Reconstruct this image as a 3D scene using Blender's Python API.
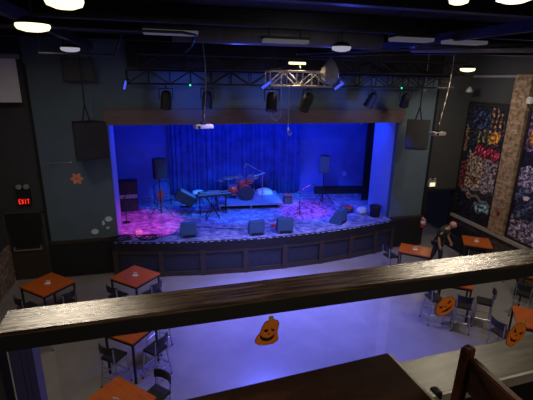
import bpy, bmesh, math, random
from mathutils import Vector, Matrix, noise as mnoise
random.seed(7)
PI = math.pi
C = bpy.context.scene.collection
for o in list(bpy.data.objects): bpy.data.objects.remove(o)

# ------------------------------------------------------------------ camera, world, exposure
EYE = Vector((0, 0, 6.2))
cam = bpy.data.cameras.new('camera'); cam.sensor_width = 36; cam.lens = 401/533*36; cam.clip_start = 0.05
co = bpy.data.objects.new('camera', cam); C.objects.link(co)
RX = ((0.97060986, -0.05358785, 0.23461638), (-0.24006332, -0.28411282, 0.92825078), (0.01691456, -0.95729214, -0.28862718))
co.matrix_world = Matrix(((RX[0][0], -RX[0][1], -RX[0][2], EYE.x), (RX[1][0], -RX[1][1], -RX[1][2], EYE.y),
                          (RX[2][0], -RX[2][1], -RX[2][2], EYE.z), (0, 0, 0, 1)))
bpy.context.scene.camera = co
w = bpy.data.worlds.new('world'); bpy.context.scene.world = w; w.use_nodes = True
w.node_tree.nodes['Background'].inputs[0].default_value = (0.35, 0.4, 0.75, 1)
w.node_tree.nodes['Background'].inputs[1].default_value = 0.007
vs = bpy.context.scene.view_settings
vs.view_transform = 'Standard'; vs.look = 'None'; vs.gamma = 1; vs.exposure = 0; vs.use_curve_mapping = False

def light(kind, name, loc, target, power, color, size=0.4, spot=None, blend=0.6, size_y=None):
    l = bpy.data.lights.new(name, kind); l.energy = power; l.color = color
    if kind == 'AREA':
        l.size = size
        if size_y: l.shape = 'RECTANGLE'; l.size_y = size_y
    else: l.shadow_soft_size = size
    if kind == 'SPOT': l.spot_size = math.radians(spot); l.spot_blend = blend
    o = bpy.data.objects.new(name, l); C.objects.link(o); o.location = loc
    o.rotation_euler = (Vector(target)-Vector(loc)).to_track_quat('-Z', 'Y').to_euler()
    return o
BLUE = (0.01, 0.05, 1.0)
# stage lighting: rows of blue wash lights behind the header, coloured spots from the truss
for x_ in (-0.6, 2.0, 4.6, 7.0):
    light('AREA', 'stage_wash', (x_, 13.75, 5.15), (x_+0.2, 17.3, 3.0), (38, 95, 95, 55)[int((x_+0.7)/2.5)], BLUE, 0.7, size_y=0.25)
light('SPOT', 'stage_spot', (2.7, 11.6, 5.3), (2.6, 15.6, 1.15), 1500, (0.02, 0.16, 1.0), 0.08, 46)
light('SPOT', 'stage_spot', (4.2, 11.6, 5.3), (6.0, 15.2, 1.15), 1500, (0.03, 0.10, 1.0), 0.08, 46)
light('SPOT', 'stage_spot', (-0.1, 11.6, 5.3), (-0.75, 14.1, 1.15), 1200, (1.0, 0.02, 0.40), 0.08, 34)
light('SPOT', 'stage_spot', (0.9, 11.6, 5.3), (0.4, 16.2, 1.15), 1100, (0.0, 0.26, 1.0), 0.08, 30)
light('SPOT', 'stage_spot', (5.9, 11.7, 5.3), (5.2, 14.6, 1.15), 600, (0.7, 0.10, 0.9), 0.08, 28)
light('SPOT', 'stage_spot', (2.2, 11.6, 5.3), (3.3, 16.0, 2.0), 150, (0.9, 0.35, 0.8), 0.05, 20)
light('SPOT', 'stage_spot', (3.6, 11.6, 5.3), (4.9, 16.3, 1.15), 1100, (0.0, 0.36, 1.0), 0.08, 20)
light('SPOT', 'stage_spot', (0.4, 11.6, 5.3), (0.2, 13.8, 1.15), 450, (0.0, 0.3, 1.0), 0.08, 15)
for x_, p_ in ((0.2, 330), (2.6, 400), (5.0, 400), (7.2, 420)):  # blue spots added without fixtures to brighten the stage front edge
    light('SPOT', 'stage_front_fill', (x_, 10.6, 5.7), (x_+0.1, 13.2, 1.2), p_, (0.02, 0.09, 1.0), 0.12, 42, 0.9)
# added spots without fixtures, putting blue spill on front wall and dance floor
light('SPOT', 'front_wall_fill', (0.9, 10.6, 5.2), (0.9, 13.1, 5.9), 120, (0.05, 0.14, 1.0), 0.1, 62, 1.0)
light('SPOT', 'front_wall_fill', (3.4, 10.6, 5.2), (3.4, 13.1, 5.9), 120, (0.05, 0.14, 1.0), 0.1, 62, 1.0)
light('SPOT', 'front_wall_fill', (6.4, 10.6, 5.2), (6.4, 13.1, 5.9), 80, (0.05, 0.14, 1.0), 0.1, 62, 1.0)
light('SPOT', 'floor_fill', (3.0, 11.4, 5.9), (3.0, 8.6, 0), 4600, (0.10, 0.12, 1.0), 0.3, 76, 1.0)
light('SPOT', 'floor_fill', (5.0, 9.6, 6.2), (4.6, 11.0, 0), 1500, (0.35, 0.33, 1.0), 0.3, 70, 1.0)
light('SPOT', 'floor_fill', (1.4, 9.6, 6.2), (1.4, 11.2, 0), 1200, (0.35, 0.33, 1.0), 0.3, 60, 1.0)
light('SPOT', 'floor_fill', (1.6, 11.0, 5.9), (0.7, 8.8, 0), 200, (0.4, 0.15, 1.0), 0.3, 50, 1.0)

# ------------------------------------------------------------------ materials
def nt(name):
    m = bpy.data.materials.new(name); m.use_nodes = True
    return m, m.node_tree, m.node_tree.nodes['Principled BSDF']
def mat(name, col, rough=0.6, metal=0.0, var=0.15, scale=6, bump=0.0, spec=None, sc3=None):
    m, t, b = nt(name)
    tc = t.nodes.new('ShaderNodeTexCoord'); mp = t.nodes.new('ShaderNodeMapping')
    mp.inputs['Scale'].default_value = sc3 or (1, 1, 1)
    n = t.nodes.new('ShaderNodeTexNoise'); n.inputs['Scale'].default_value = scale; n.inputs['Detail'].default_value = 5
    r = t.nodes.new('ShaderNodeValToRGB')
    r.color_ramp.elements[0].position = 0.3; r.color_ramp.elements[1].position = 0.7
    r.color_ramp.elements[0].color = (*[c*(1-var) for c in col], 1)
    r.color_ramp.elements[1].color = (*[min(1, c*(1+var)) for c in col], 1)
    t.links.new(tc.outputs['Object'], mp.inputs[0]); t.links.new(mp.outputs[0], n.inputs['Vector'])
    t.links.new(n.outputs['Fac'], r.inputs[0]); t.links.new(r.outputs[0], b.inputs['Base Color'])
    b.inputs['Roughness'].default_value = rough; b.inputs['Metallic'].default_value = metal
    if spec is not None: b.inputs['Specular IOR Level'].default_value = spec
    if bump:
        bp = t.nodes.new('ShaderNodeBump'); bp.inputs['Strength'].default_value = bump; bp.inputs['Distance'].default_value = 0.02
        t.links.new(n.outputs['Fac'], bp.inputs['Height']); t.links.new(bp.outputs[0], b.inputs['Normal'])
    return m
def ramp_mat(name, cols, rough, scale, sc3, kind='noise', detail=6, bump=0.1, spec=None):
    m, t, b = nt(name)
    tc = t.nodes.new('ShaderNodeTexCoord'); mp = t.nodes.new('ShaderNodeMapping'); mp.inputs['Scale'].default_value = sc3
    n = t.nodes.new('ShaderNodeTexNoise'); n.inputs['Scale'].default_value = scale; n.inputs['Detail'].default_value = detail
    n.inputs['Roughness'].default_value = 0.65
    r = t.nodes.new('ShaderNodeValToRGB'); e = r.color_ramp.elements
    while len(e) < len(cols): e.new(0.5)
    for i, (p, c) in enumerate(cols): e[i].position = p; e[i].color = (*c, 1)
    t.links.new(tc.outputs['Object'], mp.inputs[0]); t.links.new(mp.outputs[0], n.inputs['Vector'])
    t.links.new(n.outputs['Fac'], r.inputs[0]); t.links.new(r.outputs[0], b.inputs['Base Color'])
    b.inputs['Roughness'].default_value = rough
    if spec is not None: b.inputs['Specular IOR Level'].default_value = spec
    bp = t.nodes.new('ShaderNodeBump'); bp.inputs['Strength'].default_value = bump; bp.inputs['Distance'].default_value = 0.004
    t.links.new(n.outputs['Fac'], bp.inputs['Height']); t.links.new(bp.outputs[0], b.inputs['Normal'])
    return m
def brick_mat(name, c1, c2, mortar, plane='yz', scale=1.0, bw=0.24, rh=0.075, rough=0.85):
    m, t, b = nt(name)
    tc = t.nodes.new('ShaderNodeTexCoord'); sx = t.nodes.new('ShaderNodeSeparateXYZ'); cx = t.nodes.new('ShaderNodeCombineXYZ')
    t.links.new(tc.outputs['Object'], sx.inputs[0])
    t.links.new(sx.outputs['Y' if plane == 'yz' else 'X'], cx.inputs[0]); t.links.new(sx.outputs['Z'], cx.inputs[1])
    k = t.nodes.new('ShaderNodeTexBrick'); k.inputs['Color1'].default_value = (*c1, 1); k.inputs['Color2'].default_value = (*c2, 1)
    k.inputs['Mortar'].default_value = (*mortar, 1); k.inputs['Scale'].default_value = scale
    k.inputs['Brick Width'].default_value = bw; k.inputs['Row Height'].default_value = rh; k.inputs['Mortar Size'].default_value = 0.008
    n = t.nodes.new('ShaderNodeTexNoise'); n.inputs['Scale'].default_value = 7
    mx = t.nodes.new('ShaderNodeMixRGB'); mx.blend_type = 'MULTIPLY'; mx.inputs[0].default_value = 0.75
    rr = t.nodes.new('ShaderNodeValToRGB'); rr.color_ramp.elements[0].position = 0.38; rr.color_ramp.elements[0].color = (0.35, 0.3, 0.28, 1)
    rr.color_ramp.elements[1].position = 0.55
    t.links.new(cx.outputs[0], k.inputs['Vector']); t.links.new(tc.outputs['Object'], n.inputs['Vector'])
    t.links.new(n.outputs['Fac'], rr.inputs[0]); t.links.new(k.outputs['Color'], mx.inputs[1]); t.links.new(rr.outputs[0], mx.inputs[2])
    t.links.new(mx.outputs[0], b.inputs['Base Color']); b.inputs['Roughness'].default_value = rough
    bp = t.nodes.new('ShaderNodeBump'); bp.inputs['Strength'].default_value = 0.5; bp.inputs['Distance'].default_value = 0.01; bp.invert = True
    t.links.new(k.outputs['Fac'], bp.inputs['Height']); t.links.new(bp.outputs[0], b.inputs['Normal'])
    return m
def emit(name, col, s):
    m, t, b = nt(name); b.inputs['Base Color'].default_value = (*[c*0.08 for c in col], 1)
    b.inputs['Emission Color'].default_value = (*col, 1); b.inputs['Emission Strength'].default_value = s
    return m
M = {}
M['slate'] = mat('slate_wall_paint', (0.11, 0.165, 0.20), 0.7, var=0.08, scale=2)
M['charcoal'] = mat('charcoal_wall_paint', (0.05, 0.055, 0.055), 0.7, var=0.1, scale=2)
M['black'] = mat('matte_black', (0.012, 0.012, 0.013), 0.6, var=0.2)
M['blackg'] = mat('gloss_black', (0.015, 0.015, 0.017), 0.25, var=0.2)
M['ceil'] = mat('ceiling_black', (0.012, 0.012, 0.016), 0.8, var=0.3, scale=3)
M['steel'] = mat('ceiling_steel', (0.03, 0.03, 0.04), 0.45, 0.3, var=0.2)
M['duct'] = mat('galvanised_duct', (0.14, 0.14, 0.16), 0.5, 0.2, var=0.15)
M['brownblk'] = mat('dark_stained_board', (0.05, 0.035, 0.028), 0.5, var=0.3, scale=5, sc3=(1, 6, 6))
M['header'] = mat('header_board', (0.15, 0.105, 0.095), 0.5, var=0.15, scale=2, sc3=(1, 5, 5))
M['white'] = mat('white_paint', (0.75, 0.75, 0.78), 0.6, var=0.04)
M['grey'] = mat('grey_paint', (0.3, 0.3, 0.31), 0.6, var=0.06)
M['trim'] = mat('pale_trim', (0.34, 0.31, 0.27), 0.5, var=0.1)
M['chrome'] = mat('brushed_metal', (0.55, 0.55, 0.58), 0.3, 0.9, var=0.05)
M['alu'] = mat('truss_metal', (0.45, 0.42, 0.38), 0.4, 0.6, var=0.1)
M['curtain'] = mat('blue_velvet', (0.05, 0.09, 0.34), 0.8, var=0.3, scale=3)
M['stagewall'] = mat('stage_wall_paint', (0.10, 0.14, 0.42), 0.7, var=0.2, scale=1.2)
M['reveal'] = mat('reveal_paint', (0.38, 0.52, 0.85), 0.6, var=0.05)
M['reddeco'] = mat('red_lacquer', (0.75, 0.06, 0.03), 0.3, var=0.1)
M['drumskin'] = mat('drum_skin', (0.7, 0.75, 0.8), 0.4, var=0.05)
M['brass'] = mat('cymbal_brass', (0.6, 0.5, 0.35), 0.3, 0.7, var=0.1)
M['amp'] = mat('speaker_cloth', (0.05, 0.06, 0.075), 0.75, var=0.15, scale=60)
M['wedge'] = mat('monitor_grille', (0.05, 0.12, 0.24), 0.6, var=0.2, scale=50)
M['case'] = mat('speaker_cabinet', (0.025, 0.025, 0.028), 0.55, var=0.15)
M['seat'] = mat('chair_black', (0.022, 0.022, 0.026), 0.4, var=0.15)
M['orange'] = mat('orange_paper', (0.85, 0.22, 0.02), 0.6, var=0.12, scale=20)
M['stem'] = mat('stem_paper', (0.45, 0.36, 0.05), 0.6, var=0.1)
M['ink'] = mat('black_ink', (0.02, 0.01, 0.01), 0.6, var=0.1)
M['screen'] = mat('screen_fabric', (0.80, 0.80, 0.84), 0.8, var=0.03)
M['skin'] = mat('skin', (0.62, 0.33, 0.25), 0.55, var=0.06)
M['shirt'] = mat('dark_green_cotton', (0.035, 0.045, 0.04), 0.9, var=0.2, scale=10)
M['jeans'] = mat('dark_denim', (0.03, 0.035, 0.07), 0.9, var=0.2, scale=10)
M['yellow'] = mat('yellow_print', (0.6, 0.4, 0.1), 0.8, var=0.2)
M['bag'] = mat('pale_plastic', (0.30, 0.30, 0.32), 0.5, var=0.15, scale=10)
M['bluepost'] = mat('navy_post_paint', (0.045, 0.04, 0.14), 0.6, var=0.2, scale=3)
M['mahog'] = mat('mahogany_chair', (0.085, 0.030, 0.015), 0.45, var=0.3, scale=5, sc3=(1, 1, 5))
M['paper'] = mat('white_card', (0.8, 0.78, 0.75), 0.6, var=0.04)
M['redglow'] = emit('red_letters', (1, 0.03, 0.02), 1.6)
M['signglow'] = emit('sign_face', (1.0, 0.86, 0.55), 1.1)
M['lamp'] = emit('lamp_diffuser', (1.0, 0.84, 0.50), 1.9)
M['lampcool'] = emit('lamp_diffuser_dim', (0.80, 0.78, 0.95), 0.42)
M['panelglow'] = emit('panel_diffuser', (0.75, 0.72, 0.85), 0.08)
M['tube'] = emit('tube_light', (1.0, 0.82, 0.42), 2.2)
M['green'] = emit('green_diode', (0.02, 0.8, 0.3), 2.0)
M['redled'] = emit('red_diode', (1, 0.05, 0.05), 2.0)
M['bluelens'] = emit('blue_lens', (0.08, 0.12, 1.0), 0.8)
M['bulbwhite'] = emit('tiny_white_light', (0.8, 0.85, 1.0), 1.5)
M['tabletop'] = ramp_mat('orange_wood', [(0.2, (0.30, 0.055, 0.008)), (0.5, (0.52, 0.11, 0.014)), (0.8, (0.60, 0.14, 0.02))], 0.32, 3, (1, 7, 1), bump=0.02)
M['rail'] = ramp_mat('worn_rail_wood', [(0.30, (0.012, 0.007, 0.004)), (0.45, (0.05, 0.03, 0.018)), (0.56, (0.12, 0.08, 0.05)), (0.72, (0.24, 0.17, 0.11))], 0.25, 13, (0.4, 6, 6), bump=0.45)
M['ledge'] = ramp_mat('grey_ledge_wood', [(0.3, (0.02, 0.018, 0.012)), (0.5, (0.065, 0.06, 0.042)), (0.7, (0.14, 0.13, 0.095))], 0.38, 5, (0.6, 4, 4), bump=0.2, spec=0.3)
M['darkwood'] = ramp_mat('dark_table_wood', [(0.3, (0.008, 0.003, 0.002)), (0.55, (0.028, 0.010, 0.005)), (0.75, (0.075, 0.03, 0.015))], 0.62, 5, (0.8, 1.4, 1.4), bump=0.15, spec=0.04)
M['floor'] = ramp_mat('polished_concrete', [(0.25, (0.24, 0.225, 0.22)), (0.55, (0.30, 0.285, 0.28)), (0.85, (0.36, 0.345, 0.34))], 0.24, 0.8, (1, 1, 1), bump=0.02)
M['stagefloor'] = ramp_mat('stage_floor_paint', [(0.36, (0.08, 0.10, 0.24)), (0.5, (0.24, 0.27, 0.46)), (0.64, (0.55, 0.52, 0.72))], 0.4, 5, (1, 1, 1), bump=0.1)
M['rug'] = ramp_mat('speckled_rug', [(0.40, (0.05, 0.03, 0.16)), (0.49, (0.22, 0.10, 0.3)), (0.55, (0.70, 0.40, 0.55)), (0.60, (0.12, 0.08, 0.3))], 0.9, 9, (1, 1, 1), detail=8, bump=0.3)
M['brick'] = brick_mat('tan_brick', (0.52, 0.36, 0.20), (0.30, 0.20, 0.12), (0.30, 0.24, 0.17))
M['wains'] = brick_mat('brown_brick', (0.16, 0.11, 0.08), (0.09, 0.065, 0.05), (0.06, 0.05, 0.045))
M['stone'] = brick_mat('rough_stone', (0.42, 0.30, 0.20), (0.22, 0.16, 0.11), (0.1, 0.08, 0.06), bw=0.3, rh=0.14)
m, t, b = nt('clear_glass'); out = t.nodes['Material Output']
tr = t.nodes.new('ShaderNodeBsdfTransparent'); gl = t.nodes.new('ShaderNodeBsdfGlossy'); gl.inputs['Roughness'].default_value = 0.03
fr = t.nodes.new('ShaderNodeValue'); fr.outputs[0].default_value = 0.03; mxs = t.nodes.new('ShaderNodeMixShader')
tr.inputs[0].default_value = (0.97, 0.98, 0.98, 1)
t.links.new(fr.outputs[0], mxs.inputs[0]); t.links.new(tr.outputs[0], mxs.inputs[1]); t.links.new(gl.outputs[0], mxs.inputs[2])
t.links.new(mxs.outputs[0], out.inputs[0]); M['glass'] = m

# ------------------------------------------------------------------ mesh helpers
class MB:
    def __init__(s): s.bm = bmesh.new()
    def box(s, c, d, rz=0, rot=None, bev=0.0):
        r = bmesh.ops.create_cube(s.bm, size=1)
        mtx = Matrix.Translation(c) @ (rot.to_4x4() if rot else Matrix.Rotation(rz, 4, 'Z')) @ Matrix.Diagonal((*d, 1))
        bmesh.ops.transform(s.bm, matrix=mtx, verts=r['verts'])
        if bev:
            es = list({e for v in r['verts'] for e in v.link_edges})
            bmesh.ops.bevel(s.bm, geom=es, offset=bev, segments=2, affect='EDGES', clamp_overlap=True)
        return s
    def tube(s, a, b, r, r2=None, n=10):
        a, b = Vector(a), Vector(b); d = b-a
        q = bmesh.ops.create_cone(s.bm, cap_ends=True, segments=n, radius1=r, radius2=r if r2 is None else r2, depth=d.length)
        bmesh.ops.transform(s.bm, matrix=Matrix.Translation((a+b)/2) @ d.to_track_quat('Z', 'Y').to_matrix().to_4x4(), verts=q['verts'])
        return s
    def path(s, pts, r, n=8):
        for a, b in zip(pts[:-1], pts[1:]): s.tube(a, b, r, n=n)
        for p in pts[1:-1]: s.ball(p, r, n=n)
        return s
    def ball(s, c, r, sc=(1, 1, 1), n=12, rot=None):
        q = bmesh.ops.create_uvsphere(s.bm, u_segments=n, v_segments=max(6, n//2+2), radius=r)
        mt = Matrix.Translation(c) @ (rot.to_4x4() if rot else Matrix.Identity(4)) @ Matrix.Diagonal((*sc, 1))
        bmesh.ops.transform(s.bm, matrix=mt, verts=q['verts'])
        return s
    def lathe(s, prof, c=(0, 0, 0), n=20, rot=None):
        c = Vector(c); R = rot or Matrix.Identity(3); rings = []
        for r, z in prof:
            rings.append([s.bm.verts.new(c + R @ Vector((max(r, 1e-4)*math.cos(2*PI*i/n), max(r, 1e-4)*math.sin(2*PI*i/n), z))) for i in range(n)])
        for a, b in zip(rings[:-1], rings[1:]):
            for i in range(n): s.bm.faces.new((a[i], a[(i+1) % n], b[(i+1) % n], b[i]))
        s.bm.faces.new(rings[0][::-1]); s.bm.faces.new(rings[-1])
        return s
    def prism(s, pts, a, b, axis='z'):
        """outline pts (2-D) extruded from a to b along axis"""
        def P(u, v, k): return {'z': (u, v, k), 'y': (u, k, v), 'x': (k, u, v)}[axis]
        A = [s.bm.verts.new(P(u, v, a)) for u, v in pts]; B = [s.bm.verts.new(P(u, v, b)) for u, v in pts]
        n = len(pts)
        s.bm.faces.new(A[::-1]); s.bm.faces.new(B)
        for i in range(n): s.bm.faces.new((A[i], A[(i+1) % n], B[(i+1) % n], B[i]))
        return s
    def build(s, name, m, parent=None, smooth=False):
        bmesh.ops.recalc_face_normals(s.bm, faces=s.bm.faces)
        me = bpy.data.meshes.new(name); s.bm.to_mesh(me); s.bm.free()
        if smooth:
            for p in me.polygons: p.use_smooth = True
        me.materials.append(M[m] if isinstance(m, str) else m)
        o = bpy.data.objects.new(name, me); C.objects.link(o)
        if parent: o.parent = parent
        return o
def thing(name, label, cat, loc=(0, 0, 0), rz=0, group=None):
    o = bpy.data.objects.new(name, None); C.objects.link(o); o.empty_display_size = 0.1
    o.location = loc; o.rotation_euler = (0, 0, rz); o['label'] = label; o['category'] = cat
    if group: o['group'] = group
    return o
def tag(o, label, cat, group=None, kind=None):
    o['label'] = label; o['category'] = cat
    if group: o['group'] = group
    if kind: o['kind'] = kind
    return o
def struct(name, mb, m, parent=None):
    o = mb.build(name, m, parent)
    if not parent: o['kind'] = 'structure'
    return o
def dup(root, loc, rz, label, group=None):
    r = root.copy(); C.objects.link(r); r.location = loc; r.rotation_euler = (0, 0, rz); r['label'] = label
    if group: r['group'] = group
    for ch in list(root.children):
        c = ch.copy(); C.objects.link(c); c.parent = r
        for g in list(ch.children):
            d = g.copy(); C.objects.link(d); d.parent = c
    return r

# ------------------------------------------------------------------ the room
WY = 13.0           # plane of the front wall (the one with the stage opening)
SZ = 1.15           # stage height
CZ = 7.35           # ceiling
struct('floor', MB().box((3, 8.5, -0.05), (17, 21, 0.1)), 'floor')
struct('ceiling', MB().box((3, 8.5, CZ+0.05), (17, 21, 0.1)), 'ceil')
struct('wall_front_left', MB().box((-3.345, WY+0.1, 3.675), (3.27, 0.2, CZ)), 'slate')
struct('wall_front_right', MB().box((8.84, WY+0.1, 3.675), (1.40, 0.2, CZ)), 'slate')
struct('wall_front_above_stage', MB().box((3.215, WY+0.1, 6.15), (9.85, 0.2, 2.4)), 'slate')
struct('wall_front_upper_black', MB().box((4.3, WY-0.04, 6.9), (10.6, 0.08, 0.9)), 'black')
struct('wall_front_door_left', MB().box((-4.32, WY-0.02, 4.70), (1.18, 0.04, 5.3)), 'charcoal')
struct('wall_front_above_exit', MB().box((10.27, WY+0.1, 4.77), (1.46, 0.2, 5.16)), 'charcoal')
struct('wall_right', MB().box((11.1, 7.5, 3.675), (0.2, 11.2, CZ)), 'charcoal')
struct('wall_left', MB().box((-5.0, 7.5, 3.675), (0.2, 11.2, CZ)), 'charcoal')
struct('trim_1', MB().box((-3.72, WY-0.035, 3.8), (0.07, 0.07, 5.4)), 'black')
struct('trim_2', MB().box((9.56, WY-0.035, 3.7), (0.06, 0.07, 5.2)), 'black')
struct('trim_3', MB().box((-2.75, WY-0.06, 1.14), (1.95, 0.12, 0.09)), 'brownblk')
struct('trim_4', MB().box((8.9, WY-0.06, 1.16), (1.35, 0.12, 0.09)), 'brownblk')
struct('baseboard_left', MB().box((-2.80, WY-0.12, 0.56), (1.85, 0.2, 1.06)), 'black')
struct('baseboard_right', MB().box((8.9, WY-0.1, 0.56), (1.35, 0.2, 1.08)), 'black')
# right wall: wainscot, pale trim, brick pier
struct('wall_right_wainscot', MB().box((10.96, 8.0, 0.56), (0.08, 9.9, 1.12)), 'wains')
struct('trim_5', MB().box((10.92, 8.0, 1.17), (0.16, 9.9, 0.10)), 'trim')
struct('trim_6', MB().box((10.96, 8.0, 6.42), (0.08, 9.9, 0.07)), 'grey')
struct('trim_7', MB().box((10.955, 8.0, 5.52), (0.05, 9.9, 0.07)), 'black')
struct('wall_right_brick_pier', MB().box((10.93, 10.70, 3.85), (0.14, 0.62, 5.25)), 'brick')
struct('wall_left_wainscot', MB().box((-4.86, 8.0, 0.6), (0.08, 9.8, 1.2)), 'stone')
# stage shell
edge = []
for i in range(25):
    x_ = -3.7 + i*(9.4+2.5)/24
    edge.append((x_, min(12.72, 11.93+0.026*(x_-2.9)**2)))
XL, XR = -1.72, 8.14
e2 = [p for p in edge if -1.85 < p[0] < 8.25]
e2 = [(-1.85, 11.93+0.026*4.75**2)]+e2+[(8.25, 12.67)]
struct('floor_stage', MB().prism([(-3.2, 18.6), (-3.2, 13.2), (XL, 13.2), (XL, 12.9)]+[(x_, y_+0.03) for x_, y_ in e2]+[(XR, 12.9), (XR, 13.2), (9.6, 13.2), (9.6, 18.6)], 0.9, SZ), 'stagefloor')
struct('wall_stage_back', MB().prism([(-3.2, 17.95), (0.1, 17.85), (5.9, 17.25), (9.6, 16.75), (9.6, 17.0), (5.9, 17.5), (0.1, 18.1), (-3.2, 18.2)], SZ, 5.7), 'stagewall')
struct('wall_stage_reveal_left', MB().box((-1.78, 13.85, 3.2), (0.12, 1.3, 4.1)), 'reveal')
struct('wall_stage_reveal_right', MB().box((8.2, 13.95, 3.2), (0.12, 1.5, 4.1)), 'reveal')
struct('wall_stage_left', MB().box((-3.25, 15.8, 3.3), (0.1, 4.5, 4.6)), 'stagewall')
struct('wall_stage_right', MB().box((9.65, 15.3, 3.3), (0.1, 3.6, 4.6)), 'stagewall')
struct('ceiling_stage', MB().box((3.2, 15.7, 5.65), (12.9, 5.0, 0.1)), 'black')
struct('baseboard_stage', MB().prism([(6.55, 16.95), (6.5, 16.75), (9.55, 16.3), (9.6, 16.6)], SZ, SZ+0.32), 'black')
struct('trim_stage_header', MB().box((3.26, WY-0.06, 5.03), (10.05, 0.16, 0.46)), 'header')

# stage front: a row of framed dark panels along the bowed edge
st = thing('stage_platform', 'long black bowed stage front with framed dark panels below the blue stage', 'stage', (2.9, 12.4, 0))
def L(x_, y_, z_): return (x_-2.9, y_-12.4, z_)
def bow(x_): return min(12.72, 11.93+0.026*(x_-2.9)**2)
mb = MB()
mb.prism([(x_-2.9, y_-12.4+0.1) for x_, y_ in e2]+[(8.25-2.9, 12.78-12.4), (-1.85-2.9, 12.78-12.4)], 0.0, 0.89)
mb.build('core', 'black', st)
MB().prism([(x_-2.9, y_-12.4-0.02) for x_, y_ in e2]+[(x_-2.9, y_-12.4+0.1) for x_, y_ in e2[::-1]], 0.90, 1.17).build('nosing', 'black', st)
posts = [-1.75, -0.35, 0.95, 2.35, 3.7, 5.05, 6.25, 7.35, 8.15]
for x_ in posts:
    MB().box(L(x_, bow(x_)+0.03, 0.45), (0.17, 0.1, 0.9), rz=0.052*(x_-2.9)).build('post', 'brownblk', st)
for a, b_ in zip(posts[:-1], posts[1:]):
    xm = (a+b_)/2; rz = 0.052*(xm-2.9); wd = b_-a-0.17
    MB().box(L(xm, bow(xm)+0.05, 0.08), (wd, 0.08, 0.16), rz=rz).build('bottom_rail', 'brownblk', st)
    MB().box(L(xm, bow(xm)+0.05, 0.84), (wd, 0.08, 0.12), rz=rz).build('top_rail', 'brownblk', st)
    MB().box(L(xm, bow(xm)+0.08, 0.47), (wd, 0.03, 0.64), rz=rz).build('panel', mat('panel_navy', (0.025, 0.03, 0.05), 0.5), st)
for i in range(46):
    x_ = -1.7+i*0.212+random.uniform(-.04, .04)
    MB().box(L(x_, bow(x_)+0.0, 1.174), (random.uniform(.05, .13), 0.03, 0.006)).build('edge_tape', 'white', st)

# curtain
bm = bmesh.new(); n = 420; rows = []
for j, z_ in enumerate((SZ+0.03, 2.4, 3.8, 5.6)):
    row = []
    for i in range(n+1):
        s = i/n; x_ = 0.1+s*5.75; base = 17.72-s*0.58
        ph = s*2*PI*27 + 1.3*math.sin(s*31)
        y_ = base-0.10+0.055*math.sin(ph)*(0.8+0.2*math.sin(s*97))+0.015*math.sin(ph*2.3+j*0.4)
        row.append(bm.verts.new((x_-2.97, y_-17.4, z_-SZ)))
    rows.append(row)
for a, b_ in zip(rows[:-1], rows[1:]):
    for i in range(n): bm.faces.new((a[i], a[i+1], b_[i+1], b_[i]))
me = bpy.data.meshes.new('stage_curtain'); bm.to_mesh(me); bm.free(); me.materials.append(M['curtain'])
for p in me.polygons: p.use_smooth = True
o = bpy.data.objects.new('stage_curtain', me); C.objects.link(o); o.location = (2.97, 17.4, SZ)
sm = o.modifiers.new('thick', 'SOLIDIFY'); sm.thickness = 0.01
tag(o, 'tall pleated dark blue curtain hanging behind the drums', 'curtain')
o = MB().prism([(4.15, 13.6), (6.55, 13.5), (6.6, 14.5), (7.0, 16.0), (4.75, 16.2)], SZ, SZ+0.012).build('stage_rug', 'rug')
tag(o, 'speckled pink and purple rug on the stage behind the front monitors', 'rug')

# doors
d = thing('door_1', '', '', (-4.33, WY-0.04, 0)); del d['label']; del d['category']; d['kind'] = 'structure'
MB().box((0, -0.03, 1.1), (1.0, 0.06, 2.2)).build('door_panel', 'brownblk', d)
MB().box((0, -0.02, 1.95), (1.12, 0.10, 0.6)).box((0, -0.065, 1.58), (0.86, 0.02, 1.0)).build('door_window', 'black', d)
MB().box((-0.54, -0.03, 1.12), (0.08, 0.12, 2.24)).box((0.54, -0.03, 1.12), (0.08, 0.12, 2.24)).box((0, -0.03, 2.24), (1.16, 0.12, 0.08)).build('door_frame', 'charcoal', d)
h = MB().tube((-0.36, -0.13, 1.02), (0.38, -0.13, 1.02), 0.022).box((-0.36, -0.1, 1.07), (0.05, 0.08, 0.14)).box((0.38, -0.1, 1.07), (0.05, 0.08, 0.14)).build('push_bar', 'chrome', d)
struct('door_2', MB().box((9.6, WY+0.05, 1.1), (0.06, 0.3, 2.2)).box((10.95, WY+0.05, 1.1), (0.08, 0.3, 2.2)).box((10.27, WY+0.05, 2.2), (1.4, 0.3, 0.05)), 'black')
struct('wall_passage', MB().box((10.3, 15.2, 1.3), (1.8, 0.1, 2.6)).box((9.75, 14.2, 1.3), (0.06, 1.9, 2.6)), mat('passage_navy', (0.05, 0.055, 0.12), 0.7))
light('AREA', 'passage_light', (10.4, 14.4, 2.4), (10.4, 14.6, 0), 2.0, (0.1, 0.15, 1.0), 0.3)

# ------------------------------------------------------------------ ceiling steel
mb = MB()
def girder(name, a, b_, label):
    a, b_ = Vector(a), Vector(b_); c = (a+b_)/2; d_ = b_-a; rz = math.atan2(d_.y, d_.x); Ln = d_.length
    g = thing(name, label, 'ceiling beam', (c.x, c.y, c.z), rz)
    MB().box((0, 0, 0.12), (Ln, 0.16, 0.03)).build('top_flange', 'steel', g)
    MB().box((0, 0, -0.12), (Ln, 0.16, 0.03)).build('bottom_flange', 'steel', g)
    MB().box((0, 0, 0), (Ln, 0.03, 0.22)).build('web', 'steel', g)
    return g
ys = [(4.9, 'nearest dark steel beam crossing the ceiling above the balcony rail'), (7.4, 'second dark steel beam crossing the ceiling, beyond the big round lamps'),
      (9.4, 'third dark steel beam crossing the ceiling, before the lit truss'), (11.2, 'farthest dark steel beam crossing the ceiling, just before the long truss')]
for y_, lb in ys: girder('ceiling_beam', (-4.85, y_, 7.2), (10.95, y_, 7.2), lb)
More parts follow.
